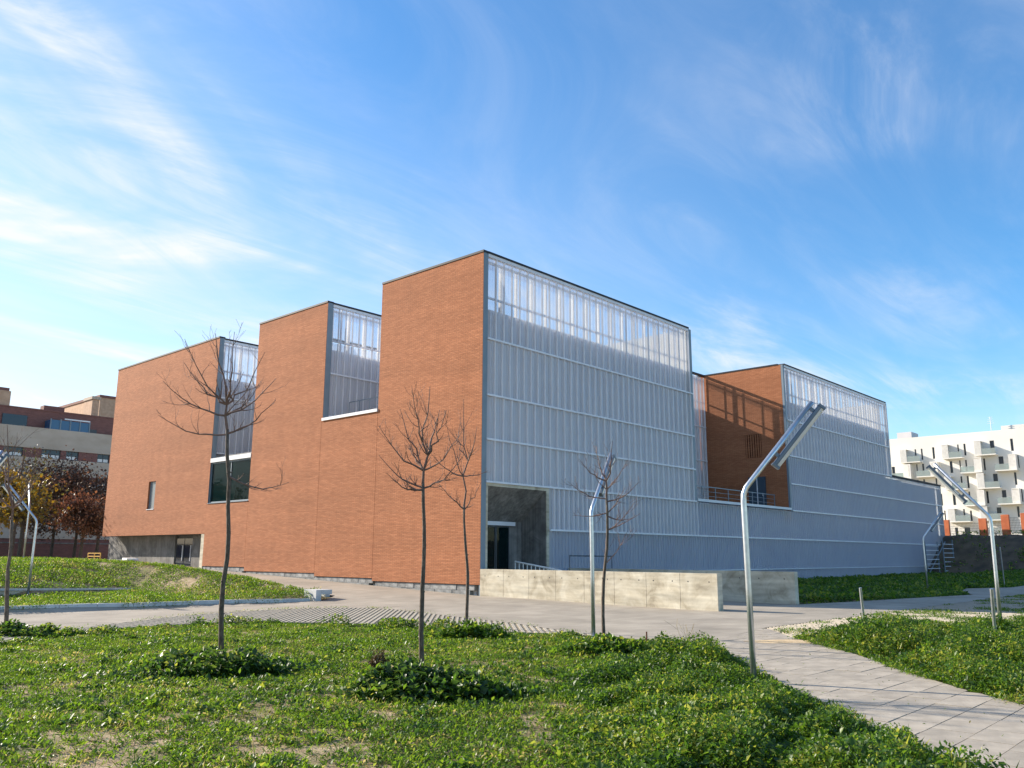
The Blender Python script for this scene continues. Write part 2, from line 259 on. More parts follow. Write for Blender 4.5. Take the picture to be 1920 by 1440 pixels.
def paving_mat():
    m, nt, N, L, bs = mat_new('concrete_paving'); bs.inputs['Roughness'].default_value = 0.85; bs.inputs['Specular IOR Level'].default_value = 0.3
    ge = N.new('ShaderNodeNewGeometry')
    bt = N.new('ShaderNodeTexBrick'); bt.inputs['Scale'].default_value = 1.0; bt.inputs['Brick Width'].default_value = 0.6; bt.inputs['Row Height'].default_value = 0.4; bt.inputs['Mortar Size'].default_value = 0.006; bt.inputs['Mortar Smooth'].default_value = 0.2
    bt.inputs['Color1'].default_value = (0.315, 0.275, 0.22, 1); bt.inputs['Color2'].default_value = (0.375, 0.328, 0.264, 1); bt.inputs['Mortar'].default_value = (0.24, 0.21, 0.175, 1); L.new(ge.outputs['Position'], bt.inputs['Vector'])
    n1 = N.new('ShaderNodeTexNoise'); n1.inputs['Scale'].default_value = 0.5; n1.inputs['Detail'].default_value = 7; n1.inputs['Roughness'].default_value = 0.6; L.new(ge.outputs['Position'], n1.inputs['Vector'])
    mr = N.new('ShaderNodeMapRange'); mr.inputs['From Min'].default_value = 0.3; mr.inputs['From Max'].default_value = 0.7; mr.inputs['To Min'].default_value = 0.76; mr.inputs['To Max'].default_value = 1.12; L.new(n1.outputs[0], mr.inputs[0])
    hv = N.new('ShaderNodeHueSaturation'); L.new(bt.outputs['Color'], hv.inputs['Color']); L.new(mr.outputs[0], hv.inputs['Value']); L.new(hv.outputs[0], bs.inputs['Base Color']); return m
M['paving'] = paving_mat()
M['slab'] = surf('paving_slab', (0.29, 0.25, 0.198), (0.395, 0.343, 0.272), 0.85, 3.5, bump=0.15, rnd=0.10, detail=8)
M['joint'] = surf('paving_bed', (0.16, 0.14, 0.115), (0.20, 0.175, 0.145), 0.95, 5)
M['rib'] = surf('grid_paver_concrete', (0.32, 0.285, 0.225), (0.40, 0.355, 0.285), 0.9, 5, bump=0.3)
M['cell'] = surf('grid_paver_soil', (0.22, 0.185, 0.115), (0.30, 0.245, 0.16), 0.95, 6, bump=0.5)
M['leaf_lawn'] = leaf_mat('lawn_leaf', [(0.0, (0.042, 0.098, 0.012)), (0.4, (0.078, 0.160, 0.015)), (0.85, (0.130, 0.208, 0.021)), (0.985, (0.185, 0.23, 0.04)), (1.0, (0.29, 0.26, 0.085))], 0.55, 0.45)
M['leaf_weed'] = leaf_mat('weed_leaf', [(0.0, (0.034, 0.080, 0.012)), (0.45, (0.056, 0.132, 0.015)), (0.8, (0.108, 0.192, 0.020)), (1.0, (0.24, 0.27, 0.045))], 0.52, 0.42)
M['leaf_mallow'] = leaf_mat('mallow_leaf', [(0.0, (0.022, 0.052, 0.014)), (0.6, (0.044, 0.095, 0.018)), (1.0, (0.10, 0.16, 0.028))], 0.42, 0.42, 0.5)
M['leaf_dry'] = leaf_mat('dry_leaf', [(0.0, (0.07, 0.045, 0.02)), (0.6, (0.12, 0.085, 0.03)), (1.0, (0.10, 0.12, 0.03))], 0.2, 0.6)
M['leaf_rust'] = leaf_mat('rust_leaf', [(0.0, (0.07, 0.030, 0.018)), (0.6, (0.13, 0.056, 0.028)), (1.0, (0.19, 0.09, 0.04))], 0.3, 0.6)
M['leaf_brown'] = leaf_mat('brown_leaf', [(0.0, (0.05, 0.028, 0.018)), (0.6, (0.10, 0.05, 0.028)), (1.0, (0.15, 0.08, 0.04))], 0.3, 0.6)
M['leaf_gold'] = leaf_mat('gold_leaf', [(0.0, (0.13, 0.085, 0.012)), (0.6, (0.27, 0.175, 0.018)), (1.0, (0.17, 0.16, 0.03))], 0.28, 0.5)
M['stem'] = surf('green_stem', (0.08, 0.10, 0.03), (0.12, 0.13, 0.04), 0.7, 5)

# ------------------------------------------------------------------ helpers
class MB:
    def __init__(s): s.v = []; s.f = []
    def box(s, x0, x1, y0, y1, z0, z1):
        n = len(s.v)
        s.v += [(x0, y0, z0), (x1, y0, z0), (x1, y1, z0), (x0, y1, z0), (x0, y0, z1), (x1, y0, z1), (x1, y1, z1), (x0, y1, z1)]
        s.f += [tuple(n+i for i in q) for q in ((0, 3, 2, 1), (4, 5, 6, 7), (0, 1, 5, 4), (1, 2, 6, 5), (2, 3, 7, 6), (3, 0, 4, 7))]; return s
    def bar(s, a, b, w, h=None, upv=(0, 0, 1)):
        a = Vector(a); b = Vector(b); h = h or w; d = (b-a).normalized(); u = Vector(upv)
        if abs(d.dot(u)) > 0.98: u = Vector((1, 0, 0))
        sd = d.cross(u).normalized(); u = sd.cross(d).normalized(); n = len(s.v)
        for p in (a, b):
            for i, j in ((-1, -1), (1, -1), (1, 1), (-1, 1)): s.v.append(tuple(p+sd*(w/2*i)+u*(h/2*j)))
        s.f += [tuple(n+i for i in q) for q in ((0, 1, 2, 3), (7, 6, 5, 4), (0, 4, 5, 1), (1, 5, 6, 2), (2, 6, 7, 3), (3, 7, 4, 0))]; return s
    def tube(s, pts, rad, sides=8, cap=True):
        pts = [Vector(p) for p in pts]; k = len(pts)
        if isinstance(rad, (int, float)): rad = [rad]*k
        ref = None; rings = []
        for i, p in enumerate(pts):
            d = (pts[min(i+1, k-1)]-pts[max(i-1, 0)]).normalized()
            if ref is None: ref = Vector((0, 0, 1)) if abs(d.z) < 0.9 else Vector((1, 0, 0))
            ref = (ref-d*ref.dot(d))
            if ref.length < 1e-4: ref = d.orthogonal()
            ref.normalize(); o = d.cross(ref); n = len(s.v); rings.append(n)
            for j in range(sides):
                a = 2*math.pi*j/sides; s.v.append(tuple(p+(ref*math.cos(a)+o*math.sin(a))*rad[i]))
        for q in range(k-1):
            a, b = rings[q], rings[q+1]
            for j in range(sides): j2 = (j+1) % sides; s.f.append((a+j, a+j2, b+j2, b+j))
        if cap: s.f.append(tuple(rings[0]+j for j in reversed(range(sides)))); s.f.append(tuple(rings[-1]+j for j in range(sides)))
        return s
    def prism(s, poly, z0, z1):
        n = len(s.v); k = len(poly)
        s.v += [(p[0], p[1], z0) for p in poly]+[(p[0], p[1], z1) for p in poly]
        s.f.append(tuple(n+i for i in reversed(range(k)))); s.f.append(tuple(n+k+i for i in range(k)))
        for i in range(k): j = (i+1) % k; s.f.append((n+i, n+j, n+k+j, n+k+i))
        return s
    def quad(s, *p): n = len(s.v); s.v += [tuple(q) for q in p]; s.f.append(tuple(range(n, n+len(p)))); return s
    def mesh(s, name):
        me = bpy.data.meshes.new(name); me.from_pydata(s.v, [], s.f); me.update(); return me
    def build(s, name, mt, parent=None, smooth=False, bevel=0.0, origin=None):
        if origin is not None:
            o_ = Vector(origin); s.v = [tuple(Vector(p)-o_) for p in s.v]
        me = s.mesh(name)
        if smooth:
            me.polygons.foreach_set('use_smooth', [True]*len(me.polygons))
        ob = link(name, me, mt, parent)
        if origin is not None: ob.location = origin
        if bevel:
            md = ob.modifiers.new('bevel', 'BEVEL'); md.width = bevel; md.segments = 2; md.limit_method = 'ANGLE'
        return ob
def link(name, me, mt, parent=None):
    ob = bpy.data.objects.new(name, me); col.objects.link(ob)
    if mt is not None and not me.materials: me.materials.append(M[mt] if isinstance(mt, str) else mt)
    if parent is not None: ob.parent = parent
    return ob
def copy(ob, parent, loc):
    c = ob.copy(); col.objects.link(c); c.parent = parent; c.location = loc; return c
def thing(name, label, cat, loc=(0, 0, 0), group=None):
    o = bpy.data.objects.new(name, None); col.objects.link(o); o.location = loc; o.empty_display_size = 0.2
    return tag(o, label, cat, group)
def tag(o, label=None, cat=None, group=None, kind=None):
    if label: o['label'] = label
    if cat: o['category'] = cat
    if group: o['group'] = group
    if kind: o['kind'] = kind
    return o
def sstep(a, b, x): t = np.clip((x-a)/(b-a), 0, 1); return t*t*(3-2*t)
_lat = rng.random((256, 256))
def vnoise(x, y):
    xi = np.floor(x).astype(int); yi = np.floor(y).astype(int); fx = x-xi; fy = y-yi
    fx = fx*fx*(3-2*fx); fy = fy*fy*(3-2*fy); g = lambda i, j: _lat[(xi+i) % 256, (yi+j) % 256]
    return (g(0, 0)*(1-fx)+g(1, 0)*fx)*(1-fy)+(g(0, 1)*(1-fx)+g(1, 1)*fx)*fy
def fbm(x, y, o=4):
    s = 0; a = 0.5
    for i in range(o): s = s+a*vnoise(x*2**i+17.3*i, y*2**i+5.1*i); a *= 0.5
    return s/(1-0.5**o)
def wall_y(x): return 11.0+(x+7.4)*(4.8/12.1)
def zf(x, y):
    """height of the finished ground"""
    x = np.asarray(x, float); y = np.asarray(y, float)
    z = 0.1 + 0.11*sstep(-10, 0, y)*sstep(-7, -1, x)*(1-sstep(6, 14, x)*1.0)
    ramp = np.where(y > 0, 0.034*np.clip(y, 0, 31), 0)
    z = z + ramp*sstep(-5.4, -4.4, x)*(1-sstep(48, 56, x))
    # planted mound west of the ramp
    edge = 0.21+0.034*np.clip(y, 0, 31)+0.12
    f_ = 0.26+(y-3.0)*0.17; wl = sstep(-6.6, -8.6, x); yw = wall_y(x); fr = 0.22+(y-3.0)*0.015
    f_ = f_*(1-wl)+wl*np.where(y < yw, fr, 0.22+(yw-3)*0.015+0.30*np.clip((-7.6-x)/6.1, 0, 1.4)+(y-yw)*0.22); r_ = edge+(-4.7-x)*0.26
    top = 1.42-0.07*np.clip(-10.5-x, 0, 12)-0.0*y
    k = 0.12
    mn = -k*np.log(np.exp(-np.clip(f_, -3, 8)/k)+np.exp(-np.clip(r_, -3, 8)/k)+np.exp(-top/k))
    bed = sstep(-4.45, -4.75, x)*sstep(2.55, 3.0, y)
    z = np.where(bed > 0, z*(1-bed)+np.maximum(mn, 0.12)*bed, z)
    # bank on the east side with a plateau behind it
    bank = np.clip((x-52.6)/6.6, 0, 1)*3.55*sstep(60, 20, y)
    gentle = 0.5*sstep(30, 50, x)*sstep(-3, -11, y)
    z = np.where(x > 28, np.maximum(z, 0)+np.maximum(bank, 0)+gentle*(1-np.clip((x-52.6)/6.6, 0, 1)), z)
    return z
def zs(x, y): return float(zf(x, y))
def inpoly(px, py, poly):
    c = np.zeros(px.shape, bool); n = len(poly); j = n-1
    for i in range(n):
        xi, yi = poly[i]; xj, yj = poly[j]
        t = ((yi > py) != (yj > py)) & (px < (xj-xi)*(py-yi)/((yj-yi) if yj != yi else 1e-9)+xi); c ^= t; j = i
    return c
def sheet(name, poly, dz, mt, step=0.6, parent=None):
    """a paved sheet that follows the ground"""
    P = []
    for i in range(len(poly)):
        a = np.array(poly[i]); b = np.array(poly[(i+1) % len(poly)]); n = max(1, int(np.linalg.norm(b-a)/step))
        for k in range(n): P.append(a+(b-a)*k/n)
    nb = len(P); B = np.array(P)
    gx, gy = np.meshgrid(np.arange(B[:, 0].min(), B[:, 0].max(), step), np.arange(B[:, 1].min(), B[:, 1].max(), step)); gx = gx.ravel()+0.013; gy = gy.ravel()+0.017
    k = inpoly(gx, gy, [tuple(p) for p in P]); pts = [Vector(p) for p in P]+[Vector((a, b)) for a, b in zip(gx[k], gy[k])]
    vs, es, fs, *_ = delaunay_2d_cdt(pts, [], [list(range(nb))], 1, 1e-4)
    me = bpy.data.meshes.new(name); V = np.array([tuple(v) for v in vs]); Z = zf(V[:, 0], V[:, 1])+dz
    fs2 = []
    for f in fs:
        a, b, c = V[f[0]], V[f[1]], V[f[2]]
        fs2.append(tuple(f) if (b[0]-a[0])*(c[1]-a[1])-(b[1]-a[1])*(c[0]-a[0]) > 0 else tuple(reversed(f)))
    me.from_pydata([(v[0], v[1], z) for v, z in zip(V, Z)], [], fs2); me.update()
    return link(name, me, mt, parent)
def clip_rect(poly, x0, x1, y0, y1):
    def clip(p, ins, inter):
        o = []
        for i in range(len(p)):
            a, b = p[i-1], p[i]
            if ins(b):
                if not ins(a): o.append(inter(a, b))
                o.append(b)
            elif ins(a): o.append(inter(a, b))
        return o
    ix = lambda c: (lambda a, b: (c, a[1]+(b[1]-a[1])*(c-a[0])/(b[0]-a[0])))
    iy = lambda c: (lambda a, b: (a[0]+(b[0]-a[0])*(c-a[1])/(b[1]-a[1]), c))
    for ins, it in ((lambda p: p[0] >= x0, ix(x0)), (lambda p: p[0] <= x1, ix(x1)), (lambda p: p[1] >= y0, iy(y0)), (lambda p: p[1] <= y1, iy(y1))):
        poly = clip(poly, ins, it)
        if len(poly) < 3: return []
    return poly
def area(p): return 0.5*sum(p[i-1][0]*p[i][1]-p[i][0]*p[i-1][1] for i in range(len(p)))
def leaves(name, P, size, mt, parent=None, tilt=0.6, width=0.6, fold=0.25, upbias=0.0, aspect_rnd=0.3, kind=None):
    """many separate four-cornered leaves; P = leaf bases"""
    n = len(P); size = np.broadcast_to(size, (n,)).astype(float)
    yaw = rng.random(n)*2*np.pi; pit = upbias+rng.normal(0, tilt, n); rol = rng.normal(0, tilt*0.8, n)
    d = np.stack([np.cos(yaw)*np.cos(pit), np.sin(yaw)*np.cos(pit), np.sin(pit)], 1)
    s0 = np.stack([-np.sin(yaw), np.cos(yaw), np.zeros(n)], 1); u0 = np.cross(d, s0)
    s = s0*np.cos(rol)[:, None]+u0*np.sin(rol)[:, None]; u = np.cross(d, s)
    w = width*(1+aspect_rnd*(rng.random(n)-0.5)*2)
    L_ = size[:, None]; W = (size*w*0.5)[:, None]
    V = np.empty((n, 4, 3)); V[:, 0] = P; V[:, 1] = P+d*L_*0.5+s*W+u*W*fold; V[:, 2] = P+d*L_-u*L_*0.12; V[:, 3] = P+d*L_*0.5-s*W+u*W*fold
    me = bpy.data.meshes.new(name); me.vertices.add(4*n); me.vertices.foreach_set('co', V.ravel())
    idx = (np.arange(n)*4)[:, None]+np.array([0, 1, 2, 0, 2, 3])[None]
    me.loops.add(6*n); me.loops.foreach_set('vertex_index', idx.ravel().astype(np.int32))
    me.polygons.add(2*n); me.polygons.foreach_set('loop_start', np.arange(0, 6*n, 3, dtype=np.int32)); me.polygons.foreach_set('loop_total', np.full(2*n, 3, np.int32))
    me.update(calc_edges=True); me.validate()
    o = link(name, me, mt, parent)
    if kind: o['kind'] = kind
    return o
def in_view(x, y, margin=2.0, dmin=4.5):
    dx = x-CAM[0]; dy = y-CAM[1]; dep = dx*math.cos(HD)+dy*math.sin(HD); lat = dx*math.sin(HD)-dy*math.cos(HD)
    return (dep > dmin) & (np.abs(lat) < dep*0.64+margin)

# ------------------------------------------------------------------ terrain
def build_ground():
    def axis(lo, hi, st, far):
        a = np.arange(lo, hi+1e-6, st); e = np.array([2, 5, 10, 20, 40, 80, 160, 320, 640, 1200.])
        return np.concatenate([lo-e[e <= far][::-1], a, hi+e[e <= far]])
    xs = axis(-32, 72, 0.5, 1200); ys = axis(-30, 45, 0.5, 1200); X, Y = np.meshgrid(xs, ys, indexing='ij')
    Z = zf(X, Y)-0.05
    rough = (fbm(X*0.6, Y*0.6)-0.5)*0.5*np.clip((X-50)/6, 0, 1)*np.clip((66-X)/6, 0, 1)*(Y < -0.5)
    Z = Z+rough
    nx, ny = X.shape; V = np.stack([X, Y, Z], 2).reshape(-1, 3); i, j = np.meshgrid(np.arange(nx-1), np.arange(ny-1), indexing='ij'); b = (i*ny+j).ravel()
    F = np.stack([b, b+ny, b+ny+1, b+1], 1)
    me = bpy.data.meshes.new('ground'); me.from_pydata(V.tolist(), [], F.tolist()); me.update(); me.polygons.foreach_set('use_smooth', [True]*len(me.polygons))
    g = link('ground', me, 'ground'); me.materials.append(M['bank_soil'])
    cx = (V[F[:, 0], 0]+V[F[:, 2], 0])/2; cy = (V[F[:, 0], 1]+V[F[:, 2], 1])/2
    me.polygons.foreach_set('material_index', ((cx > 51) & (cx < 64) & (cy < 2)).astype(np.int32)); tag(g, kind='structure')
build_ground()

LAWN_EDGE = [(-9.0, -11.68), (-9.0, -13.28), (-9.15, -14.56), (-10.49, -16.13), (-12.14, -17.48), (-13.41, -18.69), (-14.64, -19.68), (-15.34, -20.31), (-15.95, -20.95), (-19, -24.3)]
LAWN_FAR = [(-40, -22), (-22, -8.5), (-17.84, -5.13), (-16.6, -3.9), (-15.37, -3.56), (-13.96, -3.35), (-11.8, -3.9), (-10.26, -6.55), (-9.7, -9.56)]
LAWN = LAWN_FAR+LAWN_EDGE+[(-19, -34), (-40, -34)]
BED_EDGE = [(-15.6, -24.3), (-12.2, -20.57), (-11.33, -19.68), (-10.22, -18.68), (-8.36, -17.21), (-7.45, -16.27), (-6.39, -15.28)]
BED_FAR = [(-5.13, -15.54), (-3.1, -15.71), (-1.98, -17.0), (0.28, -18.01), (6, -20.5)]
BED = BED_EDGE+BED_FAR+[(6, -26), (-10, -30)]
PAV_W = [(-40, -15), (-22, -7.0), (-16.43, -3.3), (-13.91, -1.84), (-12.4, -1.0), (-11.1, -0.54), (-9.6, -0.3), (-8.19, -0.34), (-7.1, -0.8), (-6.51, -1.57), (-6.4, -2.6), (-6.83, -4.64), (-7.65, -8.65), (-8.32, -10.54), (-8.75, -11.9)]
PATH = LAWN_EDGE[2:]+BED_EDGE+[(-4.49, -13.72)]
PLAZA = PAV_W+[(-8.9, -12.9)]+LAWN_EDGE[2:3]+[(-4.49, -13.72), (20.4, -13.8), (50, -13.9), (50, -11.6), (30.4, -11.2), (26.7, -9.9), (22, -10.9), (18.66, -12.27), (12.8, -11.33), (8.7, -10.75), (5.56, -10.12), (5.5, -0.02), (4.1, -0.02), (0.32, -0.02), (-0.02, -0.02), (-0.02, 36), (-4.42, 36), (-4.42, 12.4), (-4.42, 9.82), (-4.42, 5.84), (-4.42, 3.0), (-5.2, 2.62), (-8.3, 2.75), (-11.85, 2.8), (-15.2, 3.1), (-24, 3.9), (-40, 5)]
tag(sheet('plaza', PLAZA, 0.0, 'paving', 0.8), kind='structure')

# path slabs one by one where they can be told apart
path = tag(sheet('path', PATH, -0.03, 'joint', 0.8), kind='structure')
def build_slabs():
    pieces = []; y = -25.0; row = 0
    full = MB().prism([(-0.295, -0.195), (0.295, -0.195), (0.295, 0.195), (-0.295, 0.195)], -0.05, 0.0).mesh('slab'); full.materials.append(M['slab'])
    while y < -13.0:
        x = -20.0+(0.3 if row % 2 else 0)
        while x < -3.0:
            c = clip_rect(PATH, x+0.005, x+0.595, y+0.005, y+0.395)
            if len(c) >= 3 and abs(area(c)) > 0.02:
                dep = (x-CAM[0])*math.cos(HD)+(y-CAM[1])*math.sin(HD)
                pieces.append((dep, x, y, c))
            x += 0.6
        y += 0.4; row += 1
    pieces.sort(key=lambda p: p[0]); vis = [p for p in pieces if p[0] > 4]; rest = MB()
    for k, (dep, x, y, c) in enumerate(vis):
        z = zs(x+0.3, y+0.2)+random.uniform(-0.003, 0.003)
        if k >= 295: rest.prism(c if area(c) > 0 else c[::-1], z-0.05, z); continue
        if abs(area(c)) > 0.229:
            o = bpy.data.objects.new('slab', full); col.objects.link(o); o.parent = path; o.location = (x+0.3, y+0.2, z)
            o.rotation_euler = (random.uniform(-1, 1)*0.003, random.uniform(-1, 1)*0.003, 0)
        else:
            c = c if area(c) > 0 else c[::-1]; MB().prism(c, z-0.05, z).build('slab', 'slab', path)
    if rest.v: tag(rest.build('slabs', 'slab', path), kind='stuff')
build_slabs()

# grid pavers with soil in the cells
def grid_pavers(name, poly, ang):
    base = tag(sheet(name, poly, -0.012, 'cell', 0.8), kind='structure')
    P = np.array(poly); ca, sa = math.cos(ang), math.sin(ang); mb = MB()
    rot = [(p[0]*ca+p[1]*sa, -p[0]*sa+p[1]*ca) for p in poly]; Q = np.array(rot)
    def strip(v0, v1, dz, u_step=1.2, swap=False):
        u = Q[:, 1 if swap else 0].min()
        while u < Q[:, 1 if swap else 0].max():
            c = clip_rect(rot, v0, v1, u, u+u_step) if swap else clip_rect(rot, u, u+u_step, v0, v1)
            if len(c) >= 3 and abs(area(c)) > 0.001:
                w = [(a*ca-b*sa, a*sa+b*ca) for a, b in c]
                if area(w) < 0: w = w[::-1]
                mx = sum(p[0] for p in w)/len(w); my = sum(p[1] for p in w)/len(w)
                if in_view(np.array(mx), np.array(my), 3):
                    n = len(mb.v); zz = zf(np.array([p[0] for p in w]), np.array([p[1] for p in w]))+dz
                    mb.v += [(p[0], p[1], z) for p, z in zip(w, zz)]+[(p[0], p[1], z-0.05) for p, z in zip(w, zz)]; k = len(w)
                    mb.f.append(tuple(range(n, n+k)))
                    for i in range(k): j = (i+1) % k; mb.f.append((n+j, n+i, n+k+i, n+k+j))
            u += u_step
    v = Q[:, 1].min()
    while v < Q[:, 1].max(): strip(v, v+0.065, 0.004+random.uniform(-0.003, 0.003)); v += 0.135
    v = Q[:, 0].min()
    while v < Q[:, 0].max(): strip(v, v+0.05, -0.004, 1.2, True); v += 0.4
    tag(mb.build('paver_ribs', 'rib', base), kind='stuff')
    return base
grid_pavers('grid_paving', PAV_W+[(-9.0, -12.9)]+LAWN_EDGE[0:1][::-1]+LAWN_FAR[::-1], R(45))
PAV_E = [(-4.49, -13.76), (20.4, -13.84), (50, -13.94), (50, -24), (6, -20.5)]+BED_FAR[::-1][1:]+[(-6.3, -15.25)]
grid_pavers('grid_paving', PAV_E, R(45))

# ------------------------------------------------------------------ the brick and polycarbonate building
H = 14.0
bld = thing('arts_building', 'large modern building of orange brick blocks and pale translucent corrugated screens', 'building')
def wall(name, mt, *b, parent=bld, bevel=0.0): return MB().box(*b).build(name, mt, parent, bevel=bevel)
J = 0.008
def brick_box(y0, y1, z0, z1, lip=0.0):
    mb = MB().box(0, 0.3, y0, y1, z0, z1)
    if lip: mb.box(0, 0.012, y0-lip, y0, z0, z1)
    return mb.build('brick_wall', 'brick_y', bld)
brick_box(0.03, 6.46-J, 0.61, H-0.09, 0.067)
wall('brick_wall', 'brick_y', 0, 0.3, 6.46+J, 10.72-J, 0.73, 7.98)
brick_box(10.72+J, 16.88-J, 0.87, H-0.09)
MB().box(0, 0.012, 10.655, 10.7275, 8.13, H-0.09).build('brick_wall', 'brick_y', bld)
wall('brick_wall', 'brick_y', 0, 0.3, 16.88+J, 21.2, 1.07, 4.42)
def west_block():
    mb = MB(); y0, y1, z0, z1 = 27.58, 28.5, 4.36, 6.04
    mb.box(0, 0.3, 21.2+J, y0, 2.8, H-0.09).box(0, 0.3, y1, 34.6, 2.8, H-0.09).box(0, 0.3, y0, y1, 2.8, z0).box(0, 0.3, y0, y1, z1, H-0.09)
    mb.box(0, 0.012, 21.095, 21.2075, 4.46, H-0.09); mb.build('brick_wall', 'brick_y', bld)
    w = MB().box(0.10, 0.16, y0, y0+0.05, z0, z1).box(0.10, 0.16, y1-0.05, y1, z0, z1).box(0.10, 0.16, y0+0.05, y1-0.05, z0, z0+0.05).box(0.10, 0.16, y0+0.05, y1-0.05, z1-0.05, z1).build('window', 'steel', bld)
    MB().box(0.12, 0.14, y0+0.05, y1-0.05, z0+0.05, z1-0.05).build('pane', glass_mat('frosted_pane', (0.22, 0.25, 0.26), 0.2, 0.0), w)
    MB().box(-0.03, 0.10, y0-0.02, y1+0.02, z0-0.04, z0-0.002).build('sill', 'flash', w)
west_block()
# capping over the brick
for y0, y1 in ((-0.06, 6.46), (10.65, 16.88), (21.1, 34.62)): wall('capping', 'cap', -0.03, 0.34, y0, y1, H-0.088, H)
# returns and unseen sides of the blocks
wall('inner_wall', 'plaster', 0.302, 12.0, 10.80+0.55, 16.86, 0.3, 11.4)
wall('inner_wall', 'plaster', 0.302, 15.95, 0.55, 6.40, 4.55, 11.4)
wall('inner_wall', 'plaster', 0.302, 12.0, 21.45+0.55, 34.4, 2.95, 11.4)
wall('inner_wall', 'plaster', 4.3, 15.95, 0.55, 6.40, 0.2, 4.4)
for (x0, x1, y0, y1) in ((0.30, 16.0, 0.56, 6.42), (0.30, 12.0, 11.36, 16.86), (0.30, 12.0, 22.0, 34.4)): wall('roof', 'roof', x0+0.01, x1, y0, y1, 11.41, 11.55)
wall('side_wall', 'plaster', 16.02, 16.27, 0.12, 6.44, 4.5, H-0.09)
wall('rear_wall', 'plaster', 12.05, 12.3, 6.5, 34.4, 0.3, H-0.1)
wall('terrace', 'roof', 0.31, 12.0, 6.42, 10.74, 7.75, 7.96)
wall('terrace', 'roof', 0.31, 12.0, 16.92, 21.3, 6.96, 7.06)
wall('rear_wall', 'plaster', 0.32, 11.9, 34.42, 34.58, 2.9, H-0.1)
# backing behind the screens
wall('backing_wall', 'backing', 0.31, 15.9, 0.42, 0.53, 4.6, 11.72)
wall('backing_wall', 'backing_low', 4.3, 59.2, 0.42, 0.53, -0.3, 4.5)
wall('backing_wall', 'backing_low', 28.1, 59.2, 0.42, 0.53, 4.51, 7.9)
wall('backing_wall', 'backing', 28.1, 46.7, 0.42, 0.53, 7.91, 11.72)
wall('backing_wall', 'backing', 0.31, 12.0, 11.2, 11.32, 8.0, 11.72)
wall('backing_wall', 'backing', 0.31, 12.0, 21.85, 21.97, 7.1, 11.72)
wall('backing_wall', 'backing', 16.3, 27.7, 6.15, 6.27, 4.6, 11.72)
# corner posts of painted steel
for b in ((0.0125, 0.285, -0.035, 0.028, 0.15, H-0.09), (16.05, 16.33, -0.035, 0.1, 4.56, H-0.09), (27.76, 27.95, -0.035, 0.1, 4.56, H-0.09), (46.66, 46.86, -0.035, 0.1, 8.02, H-0.09), (59.2, 59.42, -0.035, 0.3, 0.3, 8.0),
          (0.0125, 0.30, 10.66, 10.715, 8.125, H-0.09), (0.0125, 0.30, 21.10, 21.195, 4.46, H-0.09)): wall('corner_post', 'steel', *b)
wall('post_fin', 'steel', 0.302, 0.36, 10.70, 11.15, 7.99, H-0.1); wall('post_fin', 'steel', 0.302, 0.36, 21.3, 21.8, 7.1, H-0.1)

panel_cache = {}; panel_count = [0]
def panel_mesh(p, h, mt='poly'):
    key = (round(p, 4), round(h, 3), mt)
    if key not in panel_cache:
        rib = 0.038 if p > 0.3 else 0.028; dp = 0.07 if p > 0.3 else 0.035; w_ = p-rib-0.012; pf = [(0, 0), (0.30*w_, 0), (0.36*w_, 0.03), (0.64*w_, 0.03), (0.70*w_, 0), (w_, 0), (p-rib, -dp), (p-0.012, -dp), (p, 0)] if p > 0.3 else [(0, 0), (p-rib-0.012, 0), (p-rib, -dp), (p-0.012, -dp), (p, 0)]; mb = MB()
        for i in range(len(pf)-1):
            a, b = pf[i], pf[i+1]; mb.quad((a[0], a[1], 0), (b[0], b[1], 0), (b[0], b[1], h), (a[0], a[1], h))
        me = mb.mesh('panel'); me.materials.append(M[mt]); me.materials.append(M['poly_rib']); me.polygons.foreach_set('material_index', [0]*(len(pf)-4)+[1]*3); panel_cache[key] = me
    return panel_cache[key]
def screen_row(x0, x1, z0, z1, pitch, y=0.0, single=True):
    n = max(1, round((x1-x0)/pitch)); p = (x1-x0)/n; mt = 'poly_clear' if z1 > 13 else ('poly_low' if pitch < 0.31 else 'poly'); me = panel_mesh(p, z1-z0-0.07, mt)
    if single:
        for i in range(n):
            o = bpy.data.objects.new('panel', me); col.objects.link(o); o.parent = bld; o.location = (x0+p*i, y, z0+0.035); panel_count[0] += 1
    else:
        mb = MB(); src = [v.co[:] for v in me.vertices]; fs = [tuple(f.vertices) for f in me.polygons]; mi = [f.material_index if pitch > 0.3 else 0 for f in me.polygons]*n
        for i in range(n):
            k = len(mb.v); mb.v += [(a+x0+p*i, b+y, c+z0+0.035) for a, b, c in src]; mb.f += [tuple(k+q for q in f) for f in fs]
        ob = tag(mb.build('panels', mt, bld), kind='stuff'); ob.data.materials.append(M['poly_rib']); ob.data.polygons.foreach_set('material_index', mi)
def seam(x0, x1, z, y=0.0, h=0.075, d=0.085): MB().box(x0, x1, y-d, y+0.04, z-h/2, z+h/2).build('flashing', 'flash', bld)
def top_edge(x0, x1, y=0.0):
    wall('capping', 'cap', x0-0.02, x1+0.02, y-0.075, y+0.30, H-0.088, H); wall('edge_channel', 'flash', x0, x1, y-0.05, y+0.12, H-0.22, H-0.09)
